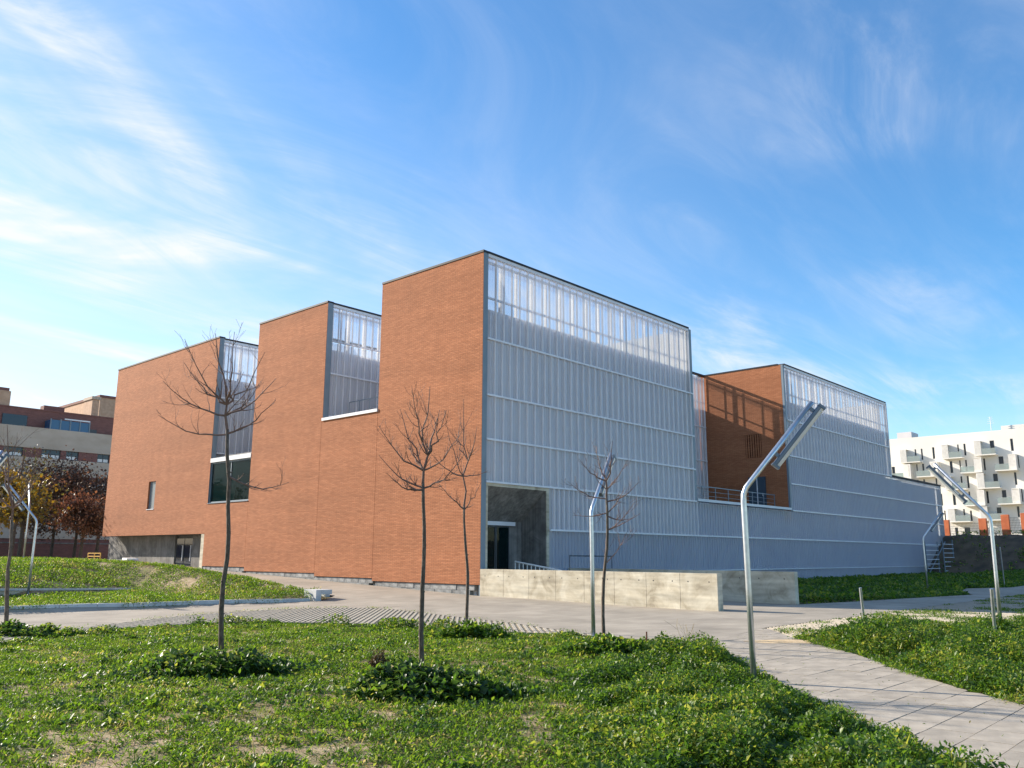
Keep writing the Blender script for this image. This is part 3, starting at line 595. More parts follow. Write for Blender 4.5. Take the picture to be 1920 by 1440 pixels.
def inner_frame(x0, x1, y, z0, z1, step=1.0):
    """steel frame that carries the clear top of a screen"""
    mb = MB()
    mb.box(x0, x1, y+0.10, y+0.18, 12.05, 12.13).box(x0, x1, y+0.20, y+0.26, z1-0.40, z1-0.30)
    x = x0+0.5
    while x < x1-0.2: mb.box(x, x+0.06, y+0.10, y+0.18, z0, 12.05).box(x, x+0.06, y+0.10, y+0.18, 12.13, z1-0.1); x += step
    mb.build('screen_frame', 'flash', bld)
    mb = MB(); x = x0+0.3; k = 0
    while x < x1-0.6:                                                # slim white columns and a second skin behind the clear band
        mb.box(x, x+(0.14 if k % 2 else 0.09), y+0.60, y+0.72, 11.56, z1-0.1); x += 1.0; k += 1
    mb.build('inner_columns', 'white_metal', bld)
    mb = MB().quad((x0, y+0.27, z1-0.62), (x1, y+0.27, z1-0.62), (x1, y+0.27, z1-0.1), (x0, y+0.27, z1-0.1)); mb.build('upper_skin', 'poly_clear', bld)
def studs(x0, x1, z0, z1, pitch, y=0.0):
    """carrier rails standing between a screen and its backing wall"""
    mb = MB(); x = x0+0.1
    while x < x1-0.1: mb.box(x, x+0.07, y+0.13, y+0.40, z0, z1); x += pitch
    tag(mb.build('carrier_rails', 'flash', bld), kind='stuff')
for z0_, z1_, p_ in ((8.05, 10.25, 0.45), (6.26, 7.96, 0.5), (4.62, 6.18, 0.5), (10.35, 11.6, 0.5)): studs(0.5, 15.8, z0_, z1_, p_)
studs(28.2, 46.5, 8.05, 11.6, 0.5); studs(4.4, 16.2, 2.8, 4.48, 0.33); studs(0.5, 11.8, 8.3, 11.6, 0.42, 10.78); studs(0.5, 11.8, 7.35, 11.6, 0.4, 21.38)
Z = [13.80, 10.31, 8.0, 6.22, 4.54, 2.76, 0.98]
top_edge(0.28, 16.05); inner_frame(0.4, 15.9, 0.0, 11.3, H, 2.0)
for i, p in ((0, 0.5), (1, 0.45), (2, 0.5), (3, 0.5)): screen_row(0.29, 16.04, Z[i+1], Z[i], p)
for i in (1, 2, 3, 4): seam(0.275, 16.25, Z[i])
screen_row(4.15, 16.3, 2.76, 4.54, 0.33); screen_row(4.15, 16.3, 0.98, 2.76, 0.22, single=False)
seam(4.15, 59.2, 2.76); seam(4.15, 59.2, 0.98, h=0.05); seam(4.15, 59.2, 0.12, h=0.1)
screen_row(4.15, 16.3, 0.1, 0.98, 0.22, single=False)
for a, b, p in ((0.1, 0.98, 0.25), (0.98, 2.76, 0.25), (2.76, 4.54, 0.28)): screen_row(16.3, 59.2, a, b, p, single=False)
# eastern block
top_edge(27.96, 46.66); inner_frame(28.1, 46.5, 0.0, 11.3, H, 2.0)
screen_row(27.96, 46.65, 10.31, 13.8, 0.5); screen_row(27.96, 46.65, 8.0, 10.31, 0.5)
screen_row(27.96, 59.2, 6.22, 8.0, 0.28, single=False); screen_row(27.96, 59.2, 4.54, 6.22, 0.28, single=False)
for z in (10.31, 8.0): seam(27.96, 46.65, z)
for z in (6.22, 4.54): seam(27.96, 59.2, z)
wall('coping', 'cap', 46.9, 59.45, -0.08, 0.5, 8.02, 8.12)
# the courtyard terrace between the two blocks
wall('coping', 'coping', 16.34, 27.75, -0.09, 0.40, 4.56, 4.70)
wall('terrace', 'roof', 16.3, 27.74, 0.42, 6.1, 4.28, 4.5)
MB().box(16.3, 27.75, 5.72-0.08, 5.72+0.2, H-0.088, H).build('capping', 'cap', bld)
for a, b in ((10.31, 13.8), (8.0, 10.31), (6.22, 8.0), (4.6, 6.22)): screen_row(16.35, 27.7, a, b, 0.45, 5.72, single=False)
for z in (10.31, 8.0, 6.22): seam(16.35, 27.7, z, 5.72)
inner_frame(16.4, 27.6, 5.72, 11.3, H, 2.0)
def east_brick():
    mb = MB(); y0, y1, z0, z1 = 1.7, 2.85, 8.0, 9.55
    mb.box(27.76, 28.06, 0.11, y0, 3.9, H-0.09).box(27.76, 28.06, y1, 6.5, 3.9, H-0.09).box(27.76, 28.06, y0, y1, 3.9, z0).box(27.76, 28.06, y0, y1, z1, H-0.09)
    mb.build('brick_wall', 'brick_y', bld); wall('capping', 'cap', 27.73, 28.1, 0.31, 6.5, H-0.088, H)
    vent = MB().box(27.96, 28.0, y0, y1, z0, z1).build('vent', 'vent_dark', bld)
    n = 7; w = (y1-y0)/n
    for i in range(n):
        for k in range(14):
            zc = z0+(k+0.5)*(z1-z0)/14
            if i < n: pass
    for i in range(n): MB().box(27.775, 27.95, y0+w*i+0.04, y0+w*(i+1)-0.03, z0+0.001, z1-0.001).build('slat', 'brick_y', vent)
    d = wall('door', 'door_blue', 27.70, 27.757, 1.55, 2.75, 4.52, 6.75); MB().box(27.68, 27.7, 2.1, 2.16, 4.6, 6.7).build('door_rail', 'flash', d); MB().bar((27.66, 1.75, 5.5), (27.66, 1.75, 5.7), 0.03).bar((27.66, 1.75, 5.6), (27.702, 1.75, 5.6), 0.02).build('handle', 'flash', d)
    rail = MB()
    for x in np.arange(17, 27.7, 1.5): rail.box(x, x+0.04, 0.9, 0.94, 4.5, 5.5)
    rail.box(16.5, 27.6, 0.89, 0.95, 5.502, 5.55)
    for z in (4.75, 5.0, 5.25): rail.box(16.5, 27.6, 0.91, 0.93, z, z+0.02)
    rail.build('railing', 'steel', bld)
    wall('inner_wall', 'plaster', 28.1, 46.6, 0.56, 6.45, 0.2, 11.4); wall('roof', 'roof', 28.1, 46.6, 0.56, 6.45, 11.41, 11.55); wall('side_wall', 'plaster', 46.45, 46.7, 0.54, 6.45, 8.1, H-0.1)
    wall('rear_wall', 'plaster', 16.3, 59.2, 6.52, 7.0, 0.2, 7.6); wall('roof', 'roof', 46.9, 59.2, 0.56, 6.5, 7.65, 7.85); wall('side_wall', 'backing', 58.9, 59.18, 0.56, 6.5, 0, 7.6)
east_brick()
# slot terraces on the brick side
for a, b in ((12.0, 13.8), (10.4, 12.0), (8.25, 10.4)): screen_row(0.37, 4.6, a, b, 0.42, 10.78); screen_row(4.6, 12.0, a, b, 0.42, 10.78, single=False)
for z in (10.4, 8.28): seam(0.37, 12.0, z, 10.78)
top_edge(0.32, 12.0, 10.78); inner_frame(0.5, 11.9, 10.78, 11.3, H, 2.0)
for a, b in ((10.5, 13.8), (7.3, 10.5)): screen_row(0.37, 3.3, a, b, 0.40, 21.38); screen_row(3.3, 12.0, a, b, 0.40, 21.38, single=False)
seam(0.37, 12.0, 10.5, 21.38); seam(0.37, 12.0, 7.3, 21.38); top_edge(0.32, 12.0, 21.38); inner_frame(0.5, 11.9, 21.38, 11.3, H, 2.0)
# north sides of the blocks, seen through the clear tops
def rear_screen(x0, x1, y):
    wall('capping', 'cap', x0, x1, y-0.2, y+0.05, H-0.088, H)
    for z in (11.6, 12.05): wall('rear_rail', 'flash', x0, x1, y-0.12, y-0.05, z, z+0.07)
    n = int((x1-x0)/0.9); mb = MB()
    for i in range(n+1): x = x0+(x1-x0-0.06)*i/n; mb.box(x, x+0.06, y-0.045, y+0.0, 11.56, H-0.09)
    mb.build('rear_post', 'flash', bld)
rear_screen(0.34, 16.0, 6.4); rear_screen(0.34, 12.0, 16.8); rear_screen(28.1, 46.4, 6.4)
wall('sill', 'coping', -0.06, 0.75, 6.47, 10.65, 7.985, 8.12)
def terrace_rail():
    mb = MB(); pts = [(4.0, 7.0), (1.2, 7.0), (1.2, 10.2)]
    for a, b in zip(pts, pts[1:]):
        mb.bar((a[0], a[1], 9.0), (b[0], b[1], 9.0), 0.035)
        for t in np.linspace(0, 1, 5): x = a[0]+(b[0]-a[0])*t; y = a[1]+(b[1]-a[1])*t; mb.bar((x, y, 7.96), (x, y, 8.98), 0.03)
    mb.build('railing', 'steel', bld)
terrace_rail()
def slot_window():
    f = wall('lintel', 'coping', -0.02, 0.35, 16.9, 21.09, 6.70, 6.93)
    wfr = MB().box(0.08, 0.16, 16.9, 16.97, 4.46, 6.69).box(0.08, 0.16, 21.02, 21.09, 4.46, 6.69).box(0.08, 0.16, 16.97, 21.02, 4.46, 4.53).box(0.08, 0.16, 16.97, 21.02, 6.62, 6.69).box(0.08, 0.16, 18.95, 19.01, 4.53, 6.62).build('window', 'steel', bld)
    for a, b in ((16.97, 18.95), (19.01, 21.02)): MB().box(0.11, 0.125, a, b, 4.53, 6.62).build('pane', 'glass', wfr)
    wall('window_sill', 'steel', -0.04, 0.3, 16.9, 21.09, 4.425, 4.455)
    MB().box(0.32, 6, 16.9, 21.2, 4.2, 4.4).box(0.32, 6, 16.9, 17.0, 4.41, 6.9).box(0.32, 6, 21.2, 21.3, 4.41, 6.9).box(5.9, 6, 17.01, 21.19, 4.41, 6.9).build('room', surf('teal_room', (0.26, 0.50, 0.50), (0.32, 0.56, 0.55), 0.8, 1), bld)
    MB().box(1.6, 1.7, 18.9, 21.1, 4.42, 6.9).build('partition', 'dark', bld)
slot_window()
# recessed back entrance under the western block
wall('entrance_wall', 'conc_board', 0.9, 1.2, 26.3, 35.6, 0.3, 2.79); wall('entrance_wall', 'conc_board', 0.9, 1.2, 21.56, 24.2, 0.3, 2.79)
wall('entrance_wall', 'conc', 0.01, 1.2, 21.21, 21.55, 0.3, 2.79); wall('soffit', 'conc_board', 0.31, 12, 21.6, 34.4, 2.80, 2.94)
dr = wall('door', 'frame', 1.02, 1.12, 24.22, 26.28, 0.6, 2.79)
for a, b in ((24.3, 25.22), (25.28, 26.2)):
    lf = MB().box(0.96, 1.015, a, b, 0.9, 2.6).build('door_leaf', 'glass_far', dr); MB().box(0.90, 0.955, a+0.08, a+0.12, 1.3, 2.2).build('handle', 'flash', lf)
# block plinth that shows under the stepped brick
def plinth():
    full = MB().box(0, 0.2, 0.006, 0.494, 0, 0.194).mesh('block'); full.materials.append(M['conc_block'])
    for y0, y1, zb in ((0.3, 6.46, 0.60), (6.46, 10.72, 0.72), (10.72, 16.88, 0.86), (16.88, 21.2, 1.06)):
        for c in range(3):
            z = zb-0.2*(c+1)-0.005; y = y0-(0.25 if c % 2 else 0)
            while y < y1-0.25:
                if z+0.19 > zs(-0.1, y+0.25) and y > y0-0.01:
                    o = bpy.data.objects.new('block', full); col.objects.link(o); o.parent = bld; o.location = (0.05+random.uniform(-0.01, 0.01), y, z)
                y += 0.5
    wall('plinth', 'backing', 0.26, 0.5, 0.4, 21.2, -0.2, 1.05)
plinth()
# entrance portal of cast concrete on the screen side
def portal():
    x0, x1, zt, yb = 0.40, 4.06, 4.40, 1.35
    zg = 0.15
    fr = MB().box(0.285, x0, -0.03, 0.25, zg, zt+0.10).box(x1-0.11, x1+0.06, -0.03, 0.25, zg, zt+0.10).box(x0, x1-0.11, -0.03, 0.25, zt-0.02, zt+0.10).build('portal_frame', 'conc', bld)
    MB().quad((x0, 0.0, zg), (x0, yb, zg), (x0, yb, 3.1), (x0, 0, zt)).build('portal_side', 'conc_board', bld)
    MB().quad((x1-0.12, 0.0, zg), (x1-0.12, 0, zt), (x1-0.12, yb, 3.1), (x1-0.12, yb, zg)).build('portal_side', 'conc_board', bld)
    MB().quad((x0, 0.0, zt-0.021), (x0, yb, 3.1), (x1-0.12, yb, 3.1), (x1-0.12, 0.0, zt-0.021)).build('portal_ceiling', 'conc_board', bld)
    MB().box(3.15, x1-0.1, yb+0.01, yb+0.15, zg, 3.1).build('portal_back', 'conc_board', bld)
    dr = MB().box(x0, 3.4, yb-0.12, yb+0.02, 2.93, 3.09).build('door_header', 'flash', bld)
    for a, b in ((0.45, 1.35), (1.38, 2.28), (2.31, 3.12)):
        lf = MB().box(a, a+0.05, yb-0.03, yb+0.01, zg, 2.92).box(b-0.05, b, yb-0.03, yb+0.01, zg, 2.92).box(a+0.05, b-0.05, yb-0.03, yb+0.01, zg, zg+0.08).box(a+0.05, b-0.05, yb-0.03, yb+0.01, 2.86, 2.92).build('door_leaf', 'frame', bld)
        MB().box(a+0.05, b-0.05, yb-0.015, yb-0.005, zg+0.08, 2.86).build('pane', 'glass', lf)
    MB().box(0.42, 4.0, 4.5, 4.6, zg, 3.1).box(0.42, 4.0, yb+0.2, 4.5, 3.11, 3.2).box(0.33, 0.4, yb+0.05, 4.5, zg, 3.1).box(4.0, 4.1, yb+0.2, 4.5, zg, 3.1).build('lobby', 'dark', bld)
    MB().box(0.4, 4.0, -0.02, 4.5, 0.10, 0.205).build('threshold', 'conc', bld)
portal()

# ------------------------------------------------------------------ ramp walls in front of the portal
def ramp_wall(name, x0, x1, y0, y1, label, cuts):
    t = thing(name, label, 'wall', ((x0+x1)/2, (y0+y1)/2, 0.05))
    o = t.location; ys = [y0]+cuts+[y1]
    for a, b in zip(ys, ys[1:]):
        ob = MB().box(x0, x1, a+0.004, b-0.004, -0.1, 1.20).build('wall_segment', 'conc', t, bevel=0.006); ob.location = -o
    mb = MB()
    for a, b in zip(ys, ys[1:]):
        for z in (0.95,):
            for f in (0.22, 0.78):
                yy = a+(b-a)*f; mb.tube([(x0-0.002, yy, z), (x0+0.02, yy, z)], 0.022, 8)
    h = mb.build('tie_holes', 'dark', t); h.location = -o; h['kind'] = 'stuff'
    g = MB().box(x0+0.03, x1-0.03, y0+0.03, y1-0.03, -0.1, 1.19).build('core', 'dark', t); g.location = -o
    return t
ramp_wall('ramp_wall', 0.0, 0.30, -10.05, -0.036, 'sunlit cast concrete ramp wall running out from the steel corner of the building', [-8.75, -7.5, -6.25, -5.0, -3.75, -2.5, -1.25])
ramp_wall('ramp_wall', 5.28, 5.55, -10.1, -0.1, 'plain concrete ramp wall standing between the paving and the shaded planting', [-8.4, -6.7, -5.0, -3.3, -1.6])
def barrier(name, label, cat, p0, p1, drop, n, mt, r=0.03, group=None):
    c = [(p0[i]+p1[i])/2 for i in range(3)]
    t = thing(name, label, cat, (c[0], c[1], zs(c[0], c[1])), group); o = t.location
    a = MB().tube([p0, p1], r, 8).build('top_rail', mt, t); a.location = -o
    for k in range(n):
        f = k/(n-1); x = p0[0]+(p1[0]-p0[0])*f; y = p0[1]+(p1[1]-p0[1])*f; z = p0[2]+(p1[2]-p0[2])*f
        b = MB().tube([(x, y, max(zs(x, y)-0.02, z-drop)), (x, y, z-r*0.8)], r*0.6, 6).build('baluster', mt, t); b.location = -o
    return t
pa = onx(966, 1053, 1.9); pb = onx(1052, 1070, 1.9)
barrier('ramp_railing', 'sunlit pale metal railing sloping down behind the long concrete wall', 'railing', tuple(pa), tuple(pb), 1.3, 12, 'white_metal', 0.035)
pa = ony(1068, 1042, -1.2); pb = ony(1147, 1043, -1.2)
barrier('handrail', 'thin dark steel handrail in front of the corrugated screen', 'railing', tuple(pa), tuple(pb), 1.6, 3, 'frame', 0.025)

# ------------------------------------------------------------------ kerbs and low walls of the mound
kerb = bpy.data.objects.new('kerb', None); col.objects.link(kerb); kerb['kind'] = 'structure'
def kerb_run(pts, w, h, seg, dz=0.0):
    d = [np.linalg.norm(np.array(b)-np.array(a)) for a, b in zip(pts, pts[1:])]; tot = sum(d); n = int(tot/seg)
    def at(s):
        for k, L_ in enumerate(d):
            if s <= L_ or k == len(d)-1: return np.array(pts[k])+(np.array(pts[k+1])-np.array(pts[k]))*(s/L_)
            s -= L_
    for i in range(n):
        a = at(tot*i/n+0.006); b = at(tot*(i+1)/n-0.006); za = zs(*a); zb = zs(*b)
        ob = MB().bar((a[0], a[1], za+h/2-0.1+dz), (b[0], b[1], zb+h/2-0.1+dz), w, h+0.2).build('kerb_stone', 'kerb', kerb, bevel=0.008)
kerb_run([(-24, 3.95), (-15.2, 3.16), (-11.85, 2.88), (-8.3, 2.83), (-5.75, 2.68)], 0.16, 0.08, 1.0, 0.0)
kerb_run([(-4.52, 3.3), (-4.52, 13.5)], 0.20, 0.12, 1.0, 0.0)
t = thing('bench_end', 'small L-shaped pale concrete kerb end at the tip of the planted mound', 'kerb', (-5.3, 2.62, 0.1)); o = t.location
MB().box(-5.62, -5.40, 2.45, 3.2, 0.0, 0.50).build('upright', 'kerb', t, bevel=0.01).location = -o
MB().box(-5.399, -4.95, 2.45, 3.2, 0.34, 0.498).build('ledge', 'kerb', t, bevel=0.01).location = -o
def wedge_wall():
    a = np.array([-7.4, 11.0]); b = np.array([-19.5, 6.2]); t = thing('retaining_wall', 'low concrete retaining wall tapering into the grassy mound', 'wall', (-13, 8.7, 0.3)); o = t.location
    n = np.array([-(b-a)[1], (b-a)[0]]); n = n/np.linalg.norm(n)
    if n[1] > 0: n = -n
    pts = []
    za, zb = 0.30, 0.70
    mb = MB(); q = a+n*0.0, b+n*0.0, b-n*0.4, a-n*0.4
    mb.v += [(p[0], p[1], z) for p, z in zip(q, (-0.3, -0.3, -0.3, -0.3))]+[(p[0], p[1], z) for p, z in zip(q, (za, zb, zb, za))]
    mb.f += [(0, 1, 2, 3), (7, 6, 5, 4), (0, 4, 5, 1), (1, 5, 6, 2), (2, 6, 7, 3), (3, 7, 4, 0)]
    mb.build('wall_body', 'conc', t).location = -o
    mb = MB(); q = a+n*0.05, b+n*0.05, b-n*0.45, a-n*0.45
    mb.v += [(p[0], p[1], z) for p, z in zip(q, (za+0.003, zb+0.003, zb+0.003, za+0.003))]+[(p[0], p[1], z) for p, z in zip(q, (za+0.07, zb+0.07, zb+0.07, za+0.07))]
    mb.f += [(0, 1, 2, 3), (7, 6, 5, 4), (0, 4, 5, 1), (1, 5, 6, 2), (2, 6, 7, 3), (3, 7, 4, 0)]
    mb.build('coping', 'kerb', t).location = -o
wedge_wall()
def site_barrier():
    a = onx(166, 1037, -1.0); t = thing('site_barrier', 'yellow tubular construction barrier beside the corner of the brick block', 'barrier', (-1.0, 33.0, zs(-1, 33))); o = t.location; z0 = zs(-1, 34.0)
    for z in (z0+0.10, z0+0.27, z0+0.46): MB().bar((-1.0, 32.1, z), (-1.0, 34.0, z), 0.05).build('rail', 'yellow', t).location = -o
    for y in (32.1, 33.0, 34.0): MB().bar((-1.0, y, z0-0.05), (-1.0, y, z0+0.49), 0.05).build('post', 'yellow', t).location = -o
site_barrier()
def boards():
    p = onx(238, 1053, -1.6); z0 = zs(p[0], p[1]); t = thing('board_stack', 'loose stack of white boards on the paving by the back entrance', 'boards', (p[0], p[1], z0))
    for k, (dy, l, zc, a) in enumerate(((0.0, 2.6, 0.06, 0.1), (0.5, 2.2, 0.17, -0.12), (-0.4, 1.5, 0.28, 0.25), (2.0, 1.9, 0.07, -0.3))):
        MB().bar((-l/2*math.sin(a), dy-l/2*math.cos(a), zc), (l/2*math.sin(a), dy+l/2*math.cos(a), zc+0.02), 0.6, 0.10).build('board', 'white_bag', t)
boards()
def sand():
    p = onz(1468, 1203, 0.1); n = 22; mb = MB(); mb.v.append((0, 0, 0.03))
    for r_, z in ((0.45, 0.018), (1.0, -0.004)):
        for i in range(n):
            a = 2*math.pi*i/n; k = r_*(0.62+0.38*float(vnoise(np.array(3+2*math.cos(a)), np.array(9+2*math.sin(a)))))
            mb.v.append((0.95*k*math.cos(a), 0.42*k*math.sin(a), z))
    for i in range(n): j = (i+1) % n; mb.f.append((0, 1+i, 1+j)); mb.f.append((1+i, 1+n+i, 1+n+j, 1+j))
    ob = mb.build('sand_heap', 'sand', smooth=True); ob.location = (p[0], p[1], zs(p[0], p[1])+0.006); ob.rotation_euler = (0, 0, R(-40))
    tag(ob, 'thin spill of tan sand on the paving at the corner of the weed bed', 'sand')
sand()

# ------------------------------------------------------------------ lamps and thin posts
def lamp(px, py, side, away, label, z=None, base=None):
    b = onz(px, py, 0.1) if base is None else np.array(base); z0 = zs(b[0], b[1])
    t = thing('street_lamp', label, 'street lamp', (b[0], b[1], z0), 'bent tube lamps along the paths')
    lat = np.array([math.sin(HD), -math.cos(HD)]); fwd = np.array([math.cos(HD), math.sin(HD)]); d = lat*side+fwd*away; d = d/np.linalg.norm(d)*1.04
    dv = Vector((d[0], d[1], 1.26)).normalized(); lean = Vector((-d[0], -d[1], 0))*0.02
    pb = Vector((0, 0, 2.50))+lean; pts = [Vector((0, 0, -0.1)), Vector((0, 0, 1.2))+lean*0.5, pb-Vector((0, 0, 0.14)), pb-Vector((0, 0, 0.05))+dv*0.01, pb+dv*0.07, pb+dv*0.16, pb+dv*1.62]
    MB().tube(pts, [0.041, 0.040, 0.039, 0.038, 0.038, 0.037, 0.036], 14).build('pole', 'galv', t, smooth=True)
    hv = Vector((d[0], d[1], 0)).normalized(); off = (hv*dv.z-Vector((0, 0, 1))*hv.dot(dv)).normalized()   # below the arm, square to it
    s0 = pb+dv*0.58+off*0.115; s1 = pb+dv*1.64+off*0.115
    side_v = dv.cross(off).normalized()
    MB().bar(s0, s1, 0.075, 0.055, upv=off).build('casing', 'lum_case', t, bevel=0.012)
    df = MB()
    mid = off*0.043
    df.tube([s0+mid+dv*0.012, s1+mid-dv*0.012], 0.035, 12).build('diffuser', 'lum_diff', t, smooth=False)
    for e in (s0-dv*0.012, s1+dv*0.012): MB().bar(e+mid*0.55-dv*0.018, e+mid*0.55+dv*0.018, 0.08, 0.112, upv=off).build('end_cap', 'lum_case', t)
    for f in (0.12, 0.9):
        c = s0+(s1-s0)*f; MB().bar(c-off*0.03, c-off*0.085, 0.03, 0.05, upv=dv).build('bracket', 'lum_case', t)
    MB().bar(s0+dv*0.2+side_v*0.041, s0+dv*0.34+side_v*0.041, 0.004, 0.03, upv=off).build('sticker', 'white_metal', t)
    MB().tube([(0, 0, 0.0), (0, 0, 0.012)], 0.11, 12).build('base_plate', 'galv', t)
    return t
lamp(1414, 1279, 1.0, 0.0, 'bent galvanised tube lamp at the lawn corner beside the slab path')
lamp(1113, 1203, 0.5, 0.86, 'bent galvanised tube lamp next to a thin bare tree before the long concrete wall')
lamp(1878, 1187, -0.92, 0.4, 'bent galvanised tube lamp leaning over the weed bed towards the building')
lamp(1740, 1110, 1.0, 0.1, 'far bent tube lamp on the shaded planting near the end of the screen facade')
lamp(52, 1118, -0.85, -0.25, 'bent galvanised tube lamp by the low retaining wall of the mound', base=onz(52, 1118, 0.3))
lamp(-118, 1197, 0.2, 0.97, 'tube lamp beside the young tree on the western lawn edge')
bf = onx(38, 1098, -9.5); lamp(0, 0, -0.6, 0.8, 'slim tube lamp standing right before the golden tree beyond the mound', base=tuple(CAM+ray(38, 1098)*41.0))
def stake(pt, pb, label):
    b = onz(*pb, 0.1); z0 = zs(b[0], b[1]); dep = (b-CAM)@_fw; tp = CAM+ray(*pt)*dep
    ob = MB().tube([(0, 0, -0.1), tuple(tp-np.array([b[0], b[1], z0]))], 0.030, 10).build('post', 'galv', smooth=False); ob.location = (b[0], b[1], z0)
    tag(ob, label, 'post', 'thin metal posts without lamps')
stake((1613, 1102), (1622, 1180), 'short bare metal post at the tip of the grid pavers by the weed bed')
stake((1859, 1104), (1868, 1214), 'short bare metal post standing in the weeds beside a bent lamp')
b3 = onz(1883, 1100, 0.1); stake((1875, 1026), (1884, 1101), 'tall bare metal post at the foot of the dark bank')
def stair():
    t = thing('site_stair', 'open steel ladder frame with many rungs against the end of the screen facade', 'stair', (51.5, -1.2, zs(51.5, -1.2))); o = t.location
    for (x0, x1, y, zt) in ((49.6, 52.8, -1.2, 2.7), (52.9, 55.6, -1.6, 2.9)):
        for x in (x0, x1): MB().bar((x, y, zs(x, y)-0.1), (x, y, zt+0.25), 0.07).build('post', 'steel', t).location = -o
        z = 0.35+zs(x0, y)
        while z < zt+0.1: MB().bar((x0, y-0.04, z), (x1, y-0.04, z), 0.05).build('rung', 'flash', t).location = -o; z += 0.36
    MB().bar((49.8, -1.1, zs(49.8, -1.1)), (55.4, -1.1, 3.0), 0.06).build('brace', 'steel', t).location = -o
stair()

# ------------------------------------------------------------------ fence on the bank
def fence():
    t = thing('boundary_fence', 'mesh fence between orange-red pillars along the top of the dark bank', 'fence', (62, -3, 3.5)); o = t.location; ys = []
    for px, tp, w in ((1774, 975, 0.5), (1842, 972, 0.62), (1884, 965, 0.62), (1921, 962, 0.62), (1990, 955, 0.62), (2060, 948, 0.62)):
        p = onx(px, tp, 62); ys.append((p[1], p[2]))
        MB().box(61.8, 62.2, p[1]-w/2, p[1]+w/2, 3.2, p[2]).build('pillar', 'orange', t, bevel=0.01).location = -o
    for (a, za), (b, zb) in zip(ys, ys[1:]):
        zt = min(za, zb)-0.25; mb = MB(); y = b+0.35
        while y < a-0.3: mb.box(61.99, 62.01, y, y+0.015, 3.3, zt); y += 0.11
        for z in np.arange(3.6, zt, 0.22): mb.box(61.985, 62.015, b+0.3, a-0.3, z, z+0.018)
        mb.build('mesh_panel', 'frame', t).location = -o
fence()

